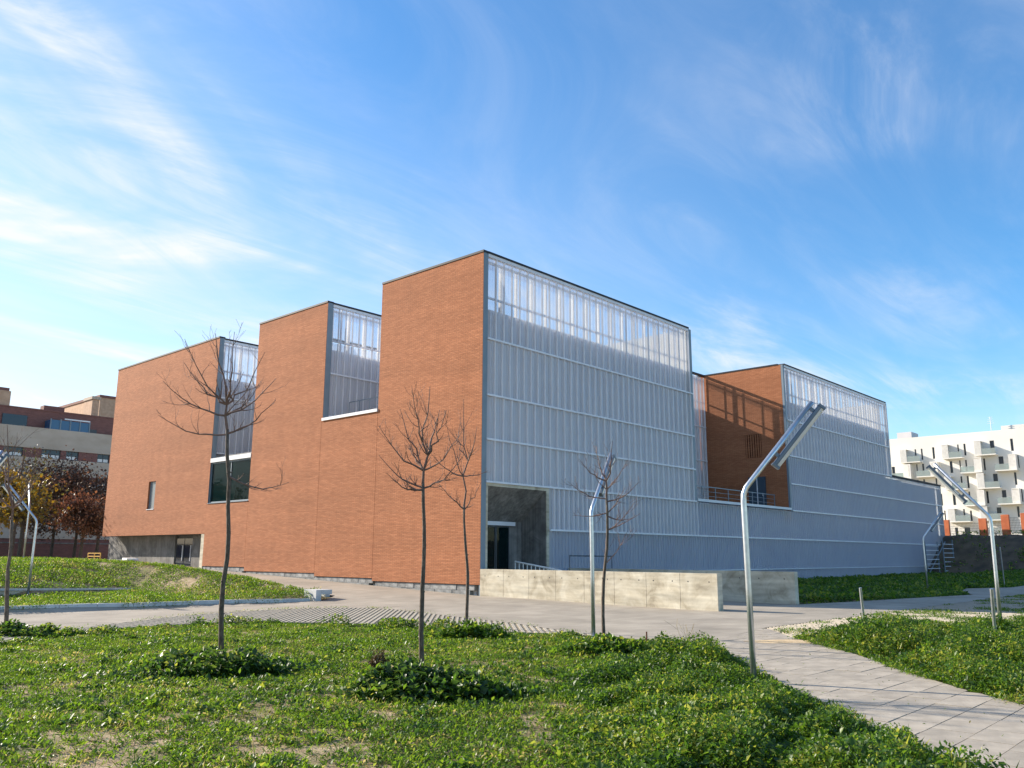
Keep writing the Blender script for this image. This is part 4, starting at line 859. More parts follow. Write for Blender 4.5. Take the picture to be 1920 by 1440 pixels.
# ------------------------------------------------------------------ white apartment block beyond the bank
def white_block():
    XB = 138.0
    t = thing('white_apartment_block', 'white apartment block with staggered box balconies beyond the bank', 'building', (XB, 10, 4)); o = t.location
    def add(mb, n, mt, par=None):
        ob = mb.build(n, mt, par or t)
        if par is None: ob.location = -o
        return ob
    zz = lambda zx, zy: onx(1620+zx/6.4, 740+zy/6.4, XB)
    tl = zz(300, 563); tr = zz(1920, 372); ztop = (tl[2]+tr[2])/2
    wins = []
    R1 = [(605, 655, 635, 780), (680, 648, 712, 782), (815, 630, 855, 770), (1115, 597, 1147, 735), (1190, 588, 1230, 730), (1505, 550, 1575, 705), (1750, 527, 1800, 675)]
    R2 = [(333, 865, 380, 990), (525, 848, 562, 980), (625, 835, 652, 972), (695, 830, 730, 955), (880, 812, 918, 952), (1025, 797, 1072, 940), (1140, 788, 1170, 930), (1210, 782, 1245, 920), (1415, 765, 1465, 908), (1610, 740, 1685, 885), (1825, 725, 1870, 878)]
    R3 = [(637, 1020, 665, 1150), (708, 1015, 742, 1150), (855, 1003, 888, 1140), (1155, 980, 1190, 1120), (1230, 975, 1270, 1120), (1545, 948, 1618, 1110), (1797, 930, 1842, 1082)]
    R4 = [(920, 1190, 950, 1330), (1060, 1180, 1108, 1325), (1180, 1170, 1205, 1315), (1250, 1162, 1285, 1300), (1452, 1160, 1505, 1305), (1650, 1145, 1720, 1300), (1868, 1133, 1915, 1285)]
    R5 = [(1188, 1372, 1222, 1510), (1270, 1390, 1305, 1515), (1590, 1352, 1660, 1500), (1832, 1340, 1875, 1470), (960, 1390, 990, 1520)]
    R6 = [(1090, 1595, 1140, 1720), (1205, 1592, 1285, 1720), (1500, 1560, 1540, 1700), (1700, 1550, 1760, 1690)]
    boxes = []
    for rr in (R1, R2, R3, R4, R5, R6):
        for (a, b, c, d) in rr:
            p = zz(a, b); q = zz(c, d); pm = zz((a+c)/2, b); qm = zz((a+c)/2, d); boxes.append((q[1], p[1], qm[2], pm[2]))
    # facade with real openings: cut the wall into vertical strips around every window
    ys = sorted(set([round(v, 3) for bx in boxes for v in bx[:2]])); y_lo, y_hi = zz(2600, 0)[1], zz(100, 0)[1]
    ys = [y_lo]+ys+[y_hi]; zb = 2.0; mb = MB()
    for a, b in zip(ys, ys[1:]):
        if b-a < 1e-4: continue
        mid = (a+b)/2; iv = sorted((bx[2], bx[3]) for bx in boxes if bx[0]-1e-4 < mid < bx[1]+1e-4); z = zb
        for lo, hi in iv:
            if lo > z: mb.box(XB, XB+0.3, a, b, z, lo)
            z = max(z, hi)
        mb.box(XB, XB+0.3, a, b, z, ztop)
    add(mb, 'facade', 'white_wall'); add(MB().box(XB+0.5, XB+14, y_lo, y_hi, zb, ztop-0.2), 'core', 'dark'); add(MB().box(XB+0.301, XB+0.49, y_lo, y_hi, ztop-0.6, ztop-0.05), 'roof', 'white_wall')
    for (a, b, c, d) in boxes:
        w = add(MB().box(XB+0.12, XB+0.2, a, a+0.08, c, d).box(XB+0.12, XB+0.2, b-0.08, b, c, d).box(XB+0.12, XB+0.2, a+0.08, b-0.08, d-0.08, d).box(XB+0.12, XB+0.2, a+0.08, b-0.08, c, c+0.08), 'window', 'frame')
        MB().box(XB+0.15, XB+0.16, a+0.08, b-0.08, c+0.08, d-0.08).build('pane', 'glass_far', w)
    # balconies: zoom box left, right, top of screen, slab bottom, side of the screen
    D = 1.5
    for (l, r, tp, bt, sd) in ((455, 690, 655, 815, 'l'), (950, 1190, 597, 765, 'l'), (1335, 1590, 553, 725, 'l'), (645, 905, 812, 985, 'r'), (1170, 1430, 762, 938, 'r'), (1580, 1840, 722, 910, 'r'), (333, 585, 845, 1015, 'r'),
                               (990, 1240, 980, 1140, 'l'), (1370, 1640, 942, 1125, 'l'), (1210, 1465, 1155, 1335, 'r'), (1612, 1885, 1133, 1315, 'r'), (1025, 1290, 1370, 1530, 'l'), (1410, 1690, 1345, 1510, 'l')):
        ya = zz(r, tp)[1]; yb_ = zz(l, tp)[1]; cx = (l+r)/2
        # the box hangs in front of the facade: take the heights at its outer face
        zt = onx(1620+cx/6.4, 740+tp/6.4, XB-D)[2]; z0 = onx(1620+cx/6.4, 740+bt/6.4, XB-D)[2]; w = (yb_-ya)
        bal = add(MB().box(XB-D, XB-0.003, ya, yb_, z0, z0+0.16), 'balcony', 'white_wall')
        sw = 0.34*w; a, b = (yb_-0.12, yb_) if sd == 'l' else (ya, ya+0.12)
        MB().box(XB-D, XB-0.003, a, b, z0+0.161, zt).build('side_screen', 'white_metal', bal)
        fa, fb = (yb_-sw, yb_-0.121) if sd == 'l' else (ya+0.121, ya+sw)
        fs = MB()
        for zc in np.arange(z0+0.17, zt-0.1, 0.16): fs.box(XB-D, XB-D+0.05, fa, fb, zc, zc+0.12)
        fs.build('front_screen', 'white_metal', bal)
        MB().box(XB-D, XB-0.003, min(fa, a), max(fb, b), zt+0.001, zt+0.1).build('screen_roof', 'white_metal', bal)
        ga, gb = (ya+0.02, yb_-sw-0.05) if sd == 'l' else (ya+sw+0.05, yb_-0.02)
        MB().box(XB-D+0.02, XB-D+0.04, ga, gb, z0+0.17, z0+1.15).build('glass_rail', 'glass_rail', bal)
    p = zz(1730, 345); add(MB().box(XB+3, XB+7, p[1]-2.2, p[1]+1.8, ztop-0.3, ztop+1.1), 'roof_hut', 'white_wall')
    p = zz(360, 470); add(MB().box(XB+6, XB+10, p[1]-1.2, p[1]+1.4, ztop-0.3, ztop+1.9), 'roof_hut', 'backing')
    p = zz(1490, 395); an = MB().tube([(XB+2, p[1], ztop-0.2), (XB+2, p[1], ztop+2.7)], 0.05, 6)
    for k in range(4): an.bar((XB+2, p[1]-0.5+k*0.05, ztop+1.6+k*0.35), (XB+2, p[1]+0.5-k*0.05, ztop+1.6+k*0.35), 0.05)
    add(an, 'antenna', 'flash')
white_block()

# ------------------------------------------------------------------ brown and beige apartment block on the west
def brown_block():
    YB = 62.0; t = thing('brown_apartment_block', 'apartment block with dark red brick and beige bands behind the autumn trees', 'building', (0, YB, 1.3)); o = t.location
    zz = lambda zx, zy: ony(zx/4, 580+zy/4, YB)
    def add(mb, n, mt, par=None):
        ob = mb.build(n, mt, par or t)
        if par is None: ob.location = -o
        return ob
    xl, xr = zz(-700, 900)[0], zz(1250, 900)[0]
    zr = lambda zx, zy: zz(zx, zy)[2]
    ztop = zr(500, 760); zb1t = zr(400, 898); zb1b = zr(400, 1053); zb2t = zr(600, 1138); zb2b = zr(600, 1255); zb3t = zr(700, 1330); z0 = 0.8
    zb1t -= 0; strips = [(zb1b, zb2t), (zb2b, zb3t)]
    wins = []
    for (a, b, c, d) in ((30, 1025, 170, 1110), (315, 1052, 450, 1148), (500, 1062, 588, 1135), (735, 1080, 820, 1152), (-180, 1005, -60, 1090)): wins.append((zz(a, b)[0], zz(c, d)[0], 0))
    for (a, c) in ((395, 440), (510, 572), (722, 802), (150, 230), (-120, 0)): wins.append((zz(a, 1290)[0], zz(c, 1290)[0], 1))
    add(MB().box(xl, xr, YB, YB+0.4, zb1b, zb1t), 'beige_band', 'apt_beige'); add(MB().box(xl, xr, YB, YB+0.4, zb2b, zb2t-0.002), 'beige_band', 'apt_beige')
    add(MB().box(xl, xr, YB, YB+0.4, z0+2.2, zb3t-0.002), 'beige_band', 'apt_beige'); add(MB().box(xl, xr, YB+0.1, YB+0.4, z0-0.8, z0+2.198), 'ground_floor', 'apt_brick')
    for k, (lo, hi) in enumerate(strips):
        ws = sorted((a, b) for a, b, r in wins if r == k); x = xl
        for a, b in ws+[(xr, xr)]:
            if a > x: add(MB().box(x, a, YB+0.06, YB+0.4, hi+0.001, lo-0.001), 'brick_band', 'apt_brick')
            x = b
        for a, b in ws:
            w = add(MB().box(a, a+0.08, YB+0.18, YB+0.26, hi, lo).box(b-0.08, b, YB+0.18, YB+0.26, hi, lo).box(a+0.08, b-0.08, YB+0.18, YB+0.26, lo-0.08, lo).box((a+b)/2-0.04, (a+b)/2+0.04, YB+0.18, YB+0.26, hi+0.06, lo-0.08).box(a+0.08, b-0.08, YB+0.18, YB+0.26, hi, hi+0.06), 'window', 'frame')
            for p, q in ((a+0.08, (a+b)/2-0.04), ((a+b)/2+0.04, b-0.08)): MB().box(p, q, YB+0.21, YB+0.225, hi+0.06, lo-0.08).build('pane', 'glass_far', w)
            MB().box(a+0.1, b-0.1, YB+0.20, YB+0.208, hi+0.08, hi+(lo-hi)*0.42).build('blind', 'white_metal', w)
    add(MB().box(xl, xr, YB+0.41, YB+2.2, z0-0.8, zb1t-0.7), 'core', 'dark'); add(MB().box(xl, xr, YB+2.201, YB+12, z0-0.8, ztop-0.4), 'core', 'dark')
    # set-back top storey in brick, behind a beige parapet
    add(MB().box(xl, xr, YB+1.8, YB+2.1, zb1t-0.6, ztop), 'brick_storey', 'apt_brick'); add(MB().box(xl, xr, YB+1.75, YB+2.4, ztop+0.001, ztop+0.12), 'parapet_cap', 'apt_brick')
    a, b = zz(385, 880)[0], zz(680, 880)[0]; zl = zr(530, 838); zlo = zr(530, 925)
    g = add(MB().box(a, b, YB+0.3, YB+0.36, zlo-0.2, zl).box(a, a+0.06, YB+0.37, YB+1.79, zlo-0.2, zl), 'glazed_balcony', 'glass_blue')
    for x in np.linspace(a, b, 5): MB().box(x-0.05, x+0.05, YB+0.24, YB+0.299, zlo-0.2, zl+0.1).build('mullion', 'steel', g)
    MB().box(a+1.2, b, YB+0.22, YB+0.297, zl+0.101, zl+0.22).build('top_rail', 'flash', g)
    a, b = zz(690, 900)[0], zz(780, 900)[0]; add(MB().box(a, b, YB+1.70, YB+1.79, zlo-0.1, zlo+0.75), 'window', 'frame')
    a, b = zz(60, 840)[0], zz(250, 840)[0]; add(MB().box(a, b, YB+1.70, YB+1.79, zlo-0.1, zlo+1.4), 'window', 'glass_far')
    a, b = zz(-400, 640)[0], zz(148, 640)[0]; add(MB().box(a, b, YB+3, YB+7, ztop-0.5, ony(70/4, 580+590/4, YB+3)[2]), 'stair_tower', 'apt_brick')
    p = zz(100, 670); add(MB().box(p[0]-0.6, p[0]+0.5, YB+2.5, YB+3.0-0.01, ztop-0.3, ztop+1.6), 'vent_stack', 'tan_brick')
    for zx in (480, 560): p = zz(zx, 755); add(MB().box(p[0]-0.45, p[0]+0.5, YB+4, YB+5, ztop-0.5, ztop+0.9), 'vent_stack', 'apt_brick')
    p0, p1 = ony(695/4, 748, YB+4), ony(748/4, 748, YB+4); ch = add(MB().box(p0[0], p1[0], YB+4, YB+6, ztop-0.5, ony(180, 749, YB+4)[2]), 'chimney', 'tan_brick')
    MB().box(p0[0]-0.1, p1[0]+0.1, YB+3.9, YB+6.1, ony(180, 749, YB+4)[2]+0.001, ony(180, 749, YB+4)[2]+0.3).build('chimney_cap', 'apt_beige', ch)
brown_block()
def tan_house():
    t = thing('tan_brick_house', 'sunlit tan brick gable rising behind the brown apartment block', 'building', (24, 84, 1.3)); o = t.location
    x0 = ony(190, 760, 80)[0]; z1 = onx(190, 757, x0)[2]; a = ony(187, 757, 80); b = ony(222, 748, 76)
    MB().box(x0-0.6, x0+9, 79.0, 92, 0.5, a[2]+0.6).build('wall', 'tan_brick', t).location = -o
    MB().box(x0-0.7, x0+9.2, 78.9, 92.2, a[2]+0.602, a[2]+0.9).build('roof_edge', 'apt_brick', t).location = -o
tan_house()

# ------------------------------------------------------------------ trees
def branchy(mb, start, direction, length, radius, depth, sides=5, droop=0.12, wig=0.18, kids=(2, 4), stop=0.0025):
    """one branch with a curve and side shoots"""
    n = 5 if depth > 0 else 3; p = Vector(start); d = Vector(direction).normalized(); pts = [p.copy()]
    for i in range(n):
        d = (d+Vector((random.uniform(-wig, wig), random.uniform(-wig, wig), droop))).normalized(); p = p+d*(length/n); pts.append(p.copy())
    rad = [max(radius*(1-0.72*i/n), stop) for i in range(n+1)]; mb.tube(pts, rad, sides)
    if depth <= 0: return
    for k in range(random.randint(*kids)):
        i = random.randint(1, n-1); base = pts[i]; ax = (pts[i+1]-pts[i]).normalized(); o = ax.orthogonal().normalized(); o.rotate(Matrix.Rotation(random.uniform(0, 6.28), 3, ax))
        nd = (ax*random.uniform(0.5, 1.0)+o*random.uniform(0.5, 0.9)); nd.z += 0.15
        branchy(mb, base, nd, length*random.uniform(0.32, 0.62), rad[i]*0.6, depth-1, max(3, sides-1), droop, wig*1.15, kids, stop)
def bare_tree(px, py, label, fork_py, trunk_r, tips, seed, wob=0.04, lean=0.0, clump=None, depth=2, extra=0, side_branches=0, top=None):
    random.seed(seed); b = onz(px, py, 0.1); z0 = zs(b[0], b[1]); dep = float((b-CAM)@_fw)
    t = thing('bare_tree', label, 'tree', (b[0], b[1], z0), 'young leafless trees on the lawn')
    def P(x, y, back=0.0): q = CAM+ray(x, y)*dep; q = q+np.array([math.cos(HD), math.sin(HD), 0])*back; return Vector(q-np.array([b[0], b[1], z0]))
    fx, fy = fork_py; f = P(fx, fy); n = 9; pts = []
    for i in range(n+1):
        k = i/n; p = Vector((0, 0, -0.08)).lerp(f, k); s = math.sin(k*math.pi)*wob
        pts.append(p+Vector((random.uniform(-1, 1), random.uniform(-1, 1), 0))*s*0.35+Vector((math.sin(HD), -math.cos(HD), 0))*math.sin(k*5.1+seed)*s)
    tr = MB().tube(pts, [trunk_r*(1.0-0.42*i/n)*random.uniform(0.95, 1.05) for i in range(n+1)], 9)
    for i in range(10):                                              # pruned knots along the stem
        k = random.randint(2, n-1); o = Vector((random.uniform(-1, 1), random.uniform(-1, 1), 0.5)).normalized(); q = pts[k].lerp(pts[k-1], random.random()); tr.tube([q, q+o*trunk_r*1.3], [trunk_r*0.4, trunk_r*0.22], 5)
    tr.build('trunk', 'bark', t, smooth=True)
    r0 = trunk_r*0.46
    lead = max(tips, key=lambda q: -q[1]); ax_ = lambda: Vector((random.gauss(0, 1), random.gauss(0, 1), random.gauss(0, 0.6)))
    def limb(s, e, r_, sag):
        L_ = (e-s).length; q = []
        for i in range(8):
            k = i/7; p = s.lerp(e, k)+Vector((0, 0, -sag*L_*math.sin(math.pi*k))); q.append(p+ax_()*0.022*L_*math.sin(math.pi*min(1, k*1.2)))
        return q, [r_*(1-0.80*i/7) for i in range(8)], L_
    lq, lr, LL = limb(P(fx, fy), P(lead[0], lead[1], lead[2]), trunk_r*0.56, 0.02)
    for tip in tips:
        (ex, ey, back, sy) = tip; e = P(ex, ey, back)
        if tip is lead: q, rad, L_ = lq, lr, LL
        else:
            steep = (fy-ey)/max(20.0, abs(ex-fx)+(fy-ey)); k = int(round(max(0, min(3.4, steep*4.2-1.2+random.uniform(-0.8, 0.6)))))
            s_ = lq[k] if sy == 0 else pts[-1].lerp(pts[-3], min(1, sy/120)); q, rad, L_ = limb(s_, e, r0*random.uniform(0.75, 1.0), random.uniform(0.05, 0.15))
        br = MB().tube(q, rad, 6)
        for k in range(random.randint(5, 9)+extra):
            i = random.randint(1, 6); ax = (q[i+1]-q[i]).normalized(); o = ax.orthogonal(); o.rotate(Matrix.Rotation(random.uniform(0, 6.28), 3, ax)); nd = ax*random.uniform(0.4, 0.9)+o.normalized()*random.uniform(0.5, 1.0)
            branchy(br, q[i], nd, L_*random.uniform(0.16, 0.42), max(rad[i]*0.6, 0.004), depth-1, 4, 0.16, 0.26, (1, 3), 0.0022)
        br.build('branch', 'twig', t)
    for k in range(side_branches):
        i = random.randint(n//2, n); a = random.uniform(0, 6.28); br = MB(); branchy(br, pts[i], (math.cos(a), math.sin(a), random.uniform(0.2, 0.9)), random.uniform(0.5, 0.95), 0.012, 2, 4, 0.1, 0.2); br.build('branch', 'twig', t)
    return t
bare_tree(416, 1230, 'bare young tree with a wavy stem before the window slot in the brick', (426, 805), 0.046,
          [(306, 782, -0.2, 12), (332, 672, 0.3, 0), (320, 722, -0.3, 0), (400, 622, 0.1, 0), (447, 628, -0.2, 0), (505, 700, 0.4, 0), (520, 752, -0.1, 10), (490, 655, 0.2, 0), (368, 650, -0.5, 0), (545, 905, -0.1, 110), (470, 700, 0.6, 0)], 11, 0.085)
bare_tree(791, 1253, 'bare young tree with upswept reddish twigs behind the broad dark mallow clump', (793, 905), 0.040,
          [(712, 800, -0.1, 0), (706, 850, 0.2, 14), (745, 760, 0.3, 0), (775, 728, -0.2, 0), (805, 722, 0.1, 0), (840, 775, -0.3, 0), (868, 800, 0.2, 0), (872, 850, 0.0, 16), (760, 830, 0.4, 0), (820, 760, 0.4, 0), (730, 890, -0.3, 20)], 23, 0.03)
bare_tree(876, 1176, 'slender bare tree standing at the edge of the grid pavers behind the lawn', (870, 948), 0.042,
          [(808, 850, 0.1, 0), (835, 780, -0.2, 0), (868, 745, 0.2, 0), (895, 800, -0.1, 0), (915, 880, 0.3, 0), (822, 905, -0.2, 16), (850, 800, 0.4, 0), (902, 905, 0.0, 20)], 37, 0.04)
bare_tree(1133, 1210, 'thin bare sapling with fine side twigs right beside a bent lamp post', (1137, 930), 0.036,
          [(1085, 860, 0.0, 0), (1118, 838, 0.2, 0), (1146, 830, -0.2, 0), (1180, 858, 0.1, 0), (1066, 900, 0.3, 10), (1195, 905, -0.2, 20), (1075, 965, 0.2, 60), (1190, 970, 0.0, 70)], 41, 0.05, side_branches=5)
bare_tree(12, 1173, 'dark forked bare tree beside a low clump of weeds at the western path edge', (22, 975), 0.050,
          [(0, 860, 0.2, 0), (28, 800, -0.3, 0), (60, 900, 0.1, 0), (-50, 880, 0.2, 0), (45, 840, 0.4, 0), (85, 860, -0.2, 0), (-20, 820, 0.3, 0)], 53, 0.03)
random.seed(99)
def leafy_tree(px, base_xy, height, rx, rz, mt, n, label, bare=0.3, size=0.22, z_c=None, group='autumn trees behind the mound', trunk_r=0.14, bark='bark_dark'):
    x, y = base_xy; z0 = zs(x, y); t = thing('autumn_tree', label, 'tree', (x, y, z0), group); cz = z_c if z_c else height-rz
    tr = MB(); tr.tube([(0, 0, -0.2), (0.05, 0.03, cz*0.5), (0.0, 0.0, cz), (0.1, 0, height-0.4)], [trunk_r, trunk_r*0.8, trunk_r*0.55, 0.03], 8)
    tips = []
    for k in range(24):
        a = random.uniform(0, 6.28); e = random.uniform(-0.6, 1.0); q = Vector((math.cos(a)*math.sqrt(1-min(1, e*e)*0.8)*rx, math.sin(a)*math.sqrt(1-min(1, e*e)*0.8)*rx, cz+e*rz))*random.uniform(0.75, 1.0)
        q.z = cz+e*rz*random.uniform(0.8, 1.05); s = Vector((0, 0, max(cz*0.35, cz-rz*0.7+random.random()*rz))); mid = s.lerp(q, 0.5)+Vector((0, 0, 0.15)); tr.tube([s, mid, q], [0.05, 0.03, 0.008], 4); tips.append(q); tips.append(mid)
        for j in range(4): v = Vector((random.uniform(-1, 1), random.uniform(-1, 1), random.uniform(-0.3, 1))).normalized(); w = mid.lerp(q, random.random()); tr.tube([w, w+v*rx*0.33], [0.015, 0.005], 3); tips.append(w+v*rx*0.33)
    tr.build('trunk', bark, t)
    T = np.array([tuple(q) for q in tips]); k = rng.integers(0, len(T), n); P = T[k]+rng.normal(0, rx*0.16, (n, 3))
    leaves('crown', P, size*(0.6+0.8*rng.random(n)), mt, t, tilt=0.9, width=0.7)
    return t
def gp(px, y): d = ray(px, 1045); s = (y-CAM[1])/d[1]; p = CAM+d*s; return (p[0], p[1])
leafy_tree(0, gp(95, 52), 8.4, 2.9, 3.3, 'leaf_brown', 3000, 'sparse tall brown autumn tree, the highest in front of the beige bands', size=0.20)
leafy_tree(0, gp(138, 50), 7.2, 2.6, 3.0, 'leaf_rust', 3000, 'rust red autumn tree beside the brick corner', size=0.22)
leafy_tree(0, gp(180, 47), 6.2, 2.4, 2.6, 'leaf_brown', 3800, 'dark brown autumn tree hugging the edge of the brick building', size=0.20)
leafy_tree(0, gp(150, 42), 4.6, 1.8, 1.9, 'leaf_rust', 3600, 'low rust coloured autumn tree behind the yellow barrier', size=0.2)
leafy_tree(0, gp(60, 48), 6.2, 2.2, 2.6, 'leaf_brown', 3800, 'brown autumn tree behind the yellow one', size=0.2)
leafy_tree(0, gp(35, 30), 4.3, 1.7, 1.6, 'leaf_gold', 1500, 'golden yellow autumn tree beyond the mound by the lamps', size=0.20, group='autumn trees behind the mound')
leafy_tree(0, gp(-30, 33), 4.8, 1.9, 1.7, 'leaf_gold', 3600, 'second golden tree past the mound beside the retaining wall', size=0.20)
leafy_tree(0, gp(20, 45), 8.2, 2.6, 3.2, 'leaf_dry', 1100, 'almost leafless grey-brown tree towering over the golden one', size=0.16)

# hedge wall that closes the view under the trees
hw = thing('garden_wall', 'dark brick garden wall under the autumn trees', 'wall', (-2, 56, 1.1)); o = hw.location
MB().box(-30, 14, 55.9, 56.2, 0.8, 2.5).build('wall_body', 'apt_brick', hw).location = -o
MB().box(-30.1, 14.1, 55.85, 56.25, 2.502, 2.6).build('wall_cap', 'conc_board', hw).location = -o

# ------------------------------------------------------------------ plants on the ground
def scatter(poly, dens, fn=None, margin=1.5, dmax=60):
    Q = np.array(poly); lo = Q.min(0); hi = Q.max(0); n = int((hi[0]-lo[0])*(hi[1]-lo[1])*dens); x = lo[0]+rng.random(n)*(hi[0]-lo[0]); y = lo[1]+rng.random(n)*(hi[1]-lo[1])
    k = in_view(x, y, margin); x = x[k]; y = y[k]; k = inpoly(x, y, poly); x = x[k]; y = y[k]
    if fn is not None: k = rng.random(len(x)) < fn(x, y); x = x[k]; y = y[k]
    return x, y
def dist_line(x, y, line):
    d = np.full(x.shape, 1e9)
    for (ax, ay), (bx, by) in zip(line, line[1:]):
        ux, uy = bx-ax, by-ay; t = np.clip(((x-ax)*ux+(y-ay)*uy)/(ux*ux+uy*uy), 0, 1); d = np.minimum(d, np.hypot(x-ax-t*ux, y-ay-t*uy))
    return d
def lawn_cover(x, y):
    a = fbm(x*1.9+3, y*1.9, 4); b = fbm(x*7+40, y*7+9, 3); w = 1-sstep(0.5, 3.0, dist_line(x, y, LAWN_EDGE))
    v = a*0.5+b*0.5+0.22*w
    return sstep(0.40, 0.53, v)
x, y = scatter(LAWN, 2300, lawn_cover); n = len(x); h = 0.075*fbm(x*2+9, y*2, 3)*rng.random(n)
leaves('lawn_herbs', np.stack([x, y, zf(x, y)-0.05+h], 1), 0.026+0.034*rng.random(n)**1.5, 'leaf_lawn', None, tilt=0.5, width=0.55, upbias=0.35)['kind'] = 'stuff'
x, y = scatter(LAWN, 1000, lambda x, y: 0.25+0.75*lawn_cover(x, y)*fbm(x*3, y*3+50, 3)); n = len(x)
leaves('lawn_grass', np.stack([x, y, zf(x, y)-0.052], 1), 0.05+0.06*rng.random(n), 'leaf_lawn', None, tilt=0.35, width=0.10, upbias=0.8)['kind'] = 'stuff'
x, y = scatter(LAWN, 22); n = len(x)
leaves('leaf_litter', np.stack([x, y, zf(x, y)-0.01], 1), 0.03+0.04*rng.random(n), 'leaf_dry', None, tilt=0.25, width=0.6)['kind'] = 'stuff'
# broad rosettes that break up the turf
x0, y0 = scatter(LAWN, 5.0, lambda x, y: 0.25+0.75*(fbm(x*0.8+60, y*0.8+11, 3) > 0.5)); k = 34
ang = rng.random(len(x0)*k)*6.283; rr = np.repeat(0.05+0.13*rng.random(len(x0)), k)*np.sqrt(rng.random(len(x0)*k)); x = np.repeat(x0, k)+rr*np.cos(ang); y = np.repeat(y0, k)+rr*np.sin(ang); n = len(x)
leaves('broadleaf_rosettes', np.stack([x, y, zf(x, y)-0.03+0.09*rng.random(n)*np.repeat(rng.random(len(x0)), k)], 1), 0.035+0.05*rng.random(n), 'leaf_weed', None, tilt=0.5, width=0.6, upbias=0.3)['kind'] = 'stuff'
# taller weeds along the lawn edge and in the eastern bed
def weed_mass(poly, hfun, dens, name, mt='leaf_weed', size=(0.04, 0.05), tilt=0.55):
    x, y = scatter(poly, dens); Hh = hfun(x, y); k = Hh > 0.02; x, y, Hh = x[k], y[k], Hh[k]; n = len(x)
    z = zf(x, y)-0.05+Hh*rng.random(n)**0.55
    return leaves(name, np.stack([x, y, z], 1), (size[0]+size[1]*rng.random(n)**1.6), mt, None, tilt=tilt, width=0.62, upbias=0.15, kind='stuff')
def h_edge(x, y):
    lampside = 0.35+0.65*sstep(0.3, 1.5, np.hypot(x+13.1, y+17.9))
    d = dist_line(x, y, LAWN_EDGE); t = fbm(x*1.1+20, y*1.1+3, 3); near = sstep(-12.0, -15.5, y)
    wid = 1.0+1.9*near
    t2 = np.clip(fbm(x*2.3+4, y*2.3+8, 3), 0, 0.66)
    return np.clip(0.50*(0.06+0.42*t*near+0.12*t)*np.clip(4.2*(t2-0.24), 0.10, 2)*(1-sstep(wid*0.55, wid*1.15, d+0.7*(t-0.5)))*(0.35+0.65*sstep(0.0, 0.25, d)), 0, 1)*sstep(0.30, 0.46, t+0.12*near)*lampside
weed_mass(LAWN, h_edge, 2000, 'tall_weeds', size=(0.03, 0.055)); weed_mass(LAWN, lambda x, y: h_edge(x, y)*1.15, 1700, 'tall_weeds', size=(0.022, 0.025), tilt=0.8)
def stalks(poly, hfun, dens, name):
    x, y = scatter(poly, dens); Hh = hfun(x, y); k = Hh > 0.06; x, y, Hh = x[k], y[k], Hh[k]; n = len(x)
    leaves(name, np.stack([x, y, zf(x, y)-0.05], 1), Hh*(0.5+0.6*rng.random(n))+0.03, 'leaf_weed', None, tilt=0.4, width=0.035, upbias=1.1, kind='stuff')
stalks(LAWN, h_edge, 350, 'weed_stalks')
def h_far(x, y):
    d = dist_line(x, y, LAWN_FAR[2:]); t = fbm(x*1.6+70, y*1.6+3, 3); return 0.34*t*(1-sstep(0.3, 0.8, d))*sstep(0.40, 0.58, t)
weed_mass(LAWN, h_far, 1800, 'edge_weeds')
def h_bed(x, y): t = fbm(x*1.0+5, y*1.0+31, 3); return 0.66*(0.06+0.5*t)*np.clip(4.0*(fbm(x*2.1+4, y*2.1+8, 3)-0.24), 0.10, 1.7)*(0.55+0.45*sstep(0.0, 0.9, dist_line(x, y, BED_FAR)))*(0.3+0.7*sstep(0.0, 0.35, dist_line(x, y, BED_EDGE)))
weed_mass(BED, h_bed, 1500, 'bed_weeds', size=(0.035, 0.06)); weed_mass(BED, lambda x, y: h_bed(x, y)*1.15, 1300, 'bed_weeds', size=(0.025, 0.03), tilt=0.8)
stalks(BED, h_bed, 300, 'weed_stalks')
# mound
MOUND = [(-5.7, 2.62), (-4.65, 3.4), (-4.65, 14), (-4.65, 33), (-26, 33), (-26, 4.3), (-15.2, 2.98), (-11.85, 2.68), (-8.3, 2.64)]
def m_cov(x, y): return sstep(0.31, 0.46, fbm(x*0.9+11, y*0.9+2, 4)*0.7+fbm(x*4, y*4, 2)*0.3)*np.where(y < 16, 1.0, 0.5)*(y > 2.95)+(y < 3.5)*0.9*(fbm(x*1.1+80, y*0.3, 2) > 0.47)*np.where((x < -7.4) & (np.abs(y-0.25-wall_y(x)) < 0.4), 0.0, 1.0)
x, y = scatter(MOUND, 900, m_cov); n = len(x); hh = 0.02+0.16*fbm(x*1.4+3, y*1.4+60, 3)+0.34*fbm(x*1.1+80, y*0.3, 2)*(1-sstep(0.15, 0.8, y-2.95))
leaves('mound_herbs', np.stack([x, y, zf(x, y)-0.05+hh*rng.random(n)], 1), 0.035+0.06*rng.random(n), 'leaf_lawn', None, tilt=0.55, width=0.45, upbias=0.4)['kind'] = 'stuff'
# shaded planting in front of the long screen
SHADE = [(5.6, -10.0), (8.7, -10.6), (12.8, -11.2), (18.66, -12.1), (22, -10.8), (26.7, -9.8), (30.4, -11.1), (50, -11.5), (53, -0.3), (5.7, -0.3)]
def h_sh(x, y): return 0.08+0.5*fbm(x*0.5+7, y*0.5, 3)*sstep(-11.5, -8, y)+0.12*(x < 12)
weed_mass(SHADE, h_sh, 210, 'shaded_weeds', size=(0.10, 0.12))
BANK = [(50, -14), (50, -0.4), (60, -0.4), (61, -0.4), (61, -26), (50, -26)]
x, y = scatter(BANK, 60, lambda x, y: sstep(0.40, 0.6, fbm(x*0.5, y*0.5+4, 4))*np.where(y < -6, 1.0, np.clip((54-x)/4, 0.16, 1))); n = len(x)
leaves('bank_scrub', np.stack([x, y, zf(x, y)+0.25*rng.random(n)], 1), 0.16+0.2*rng.random(n), 'leaf_weed', None, tilt=0.6, width=0.4, upbias=0.5)['kind'] = 'stuff'
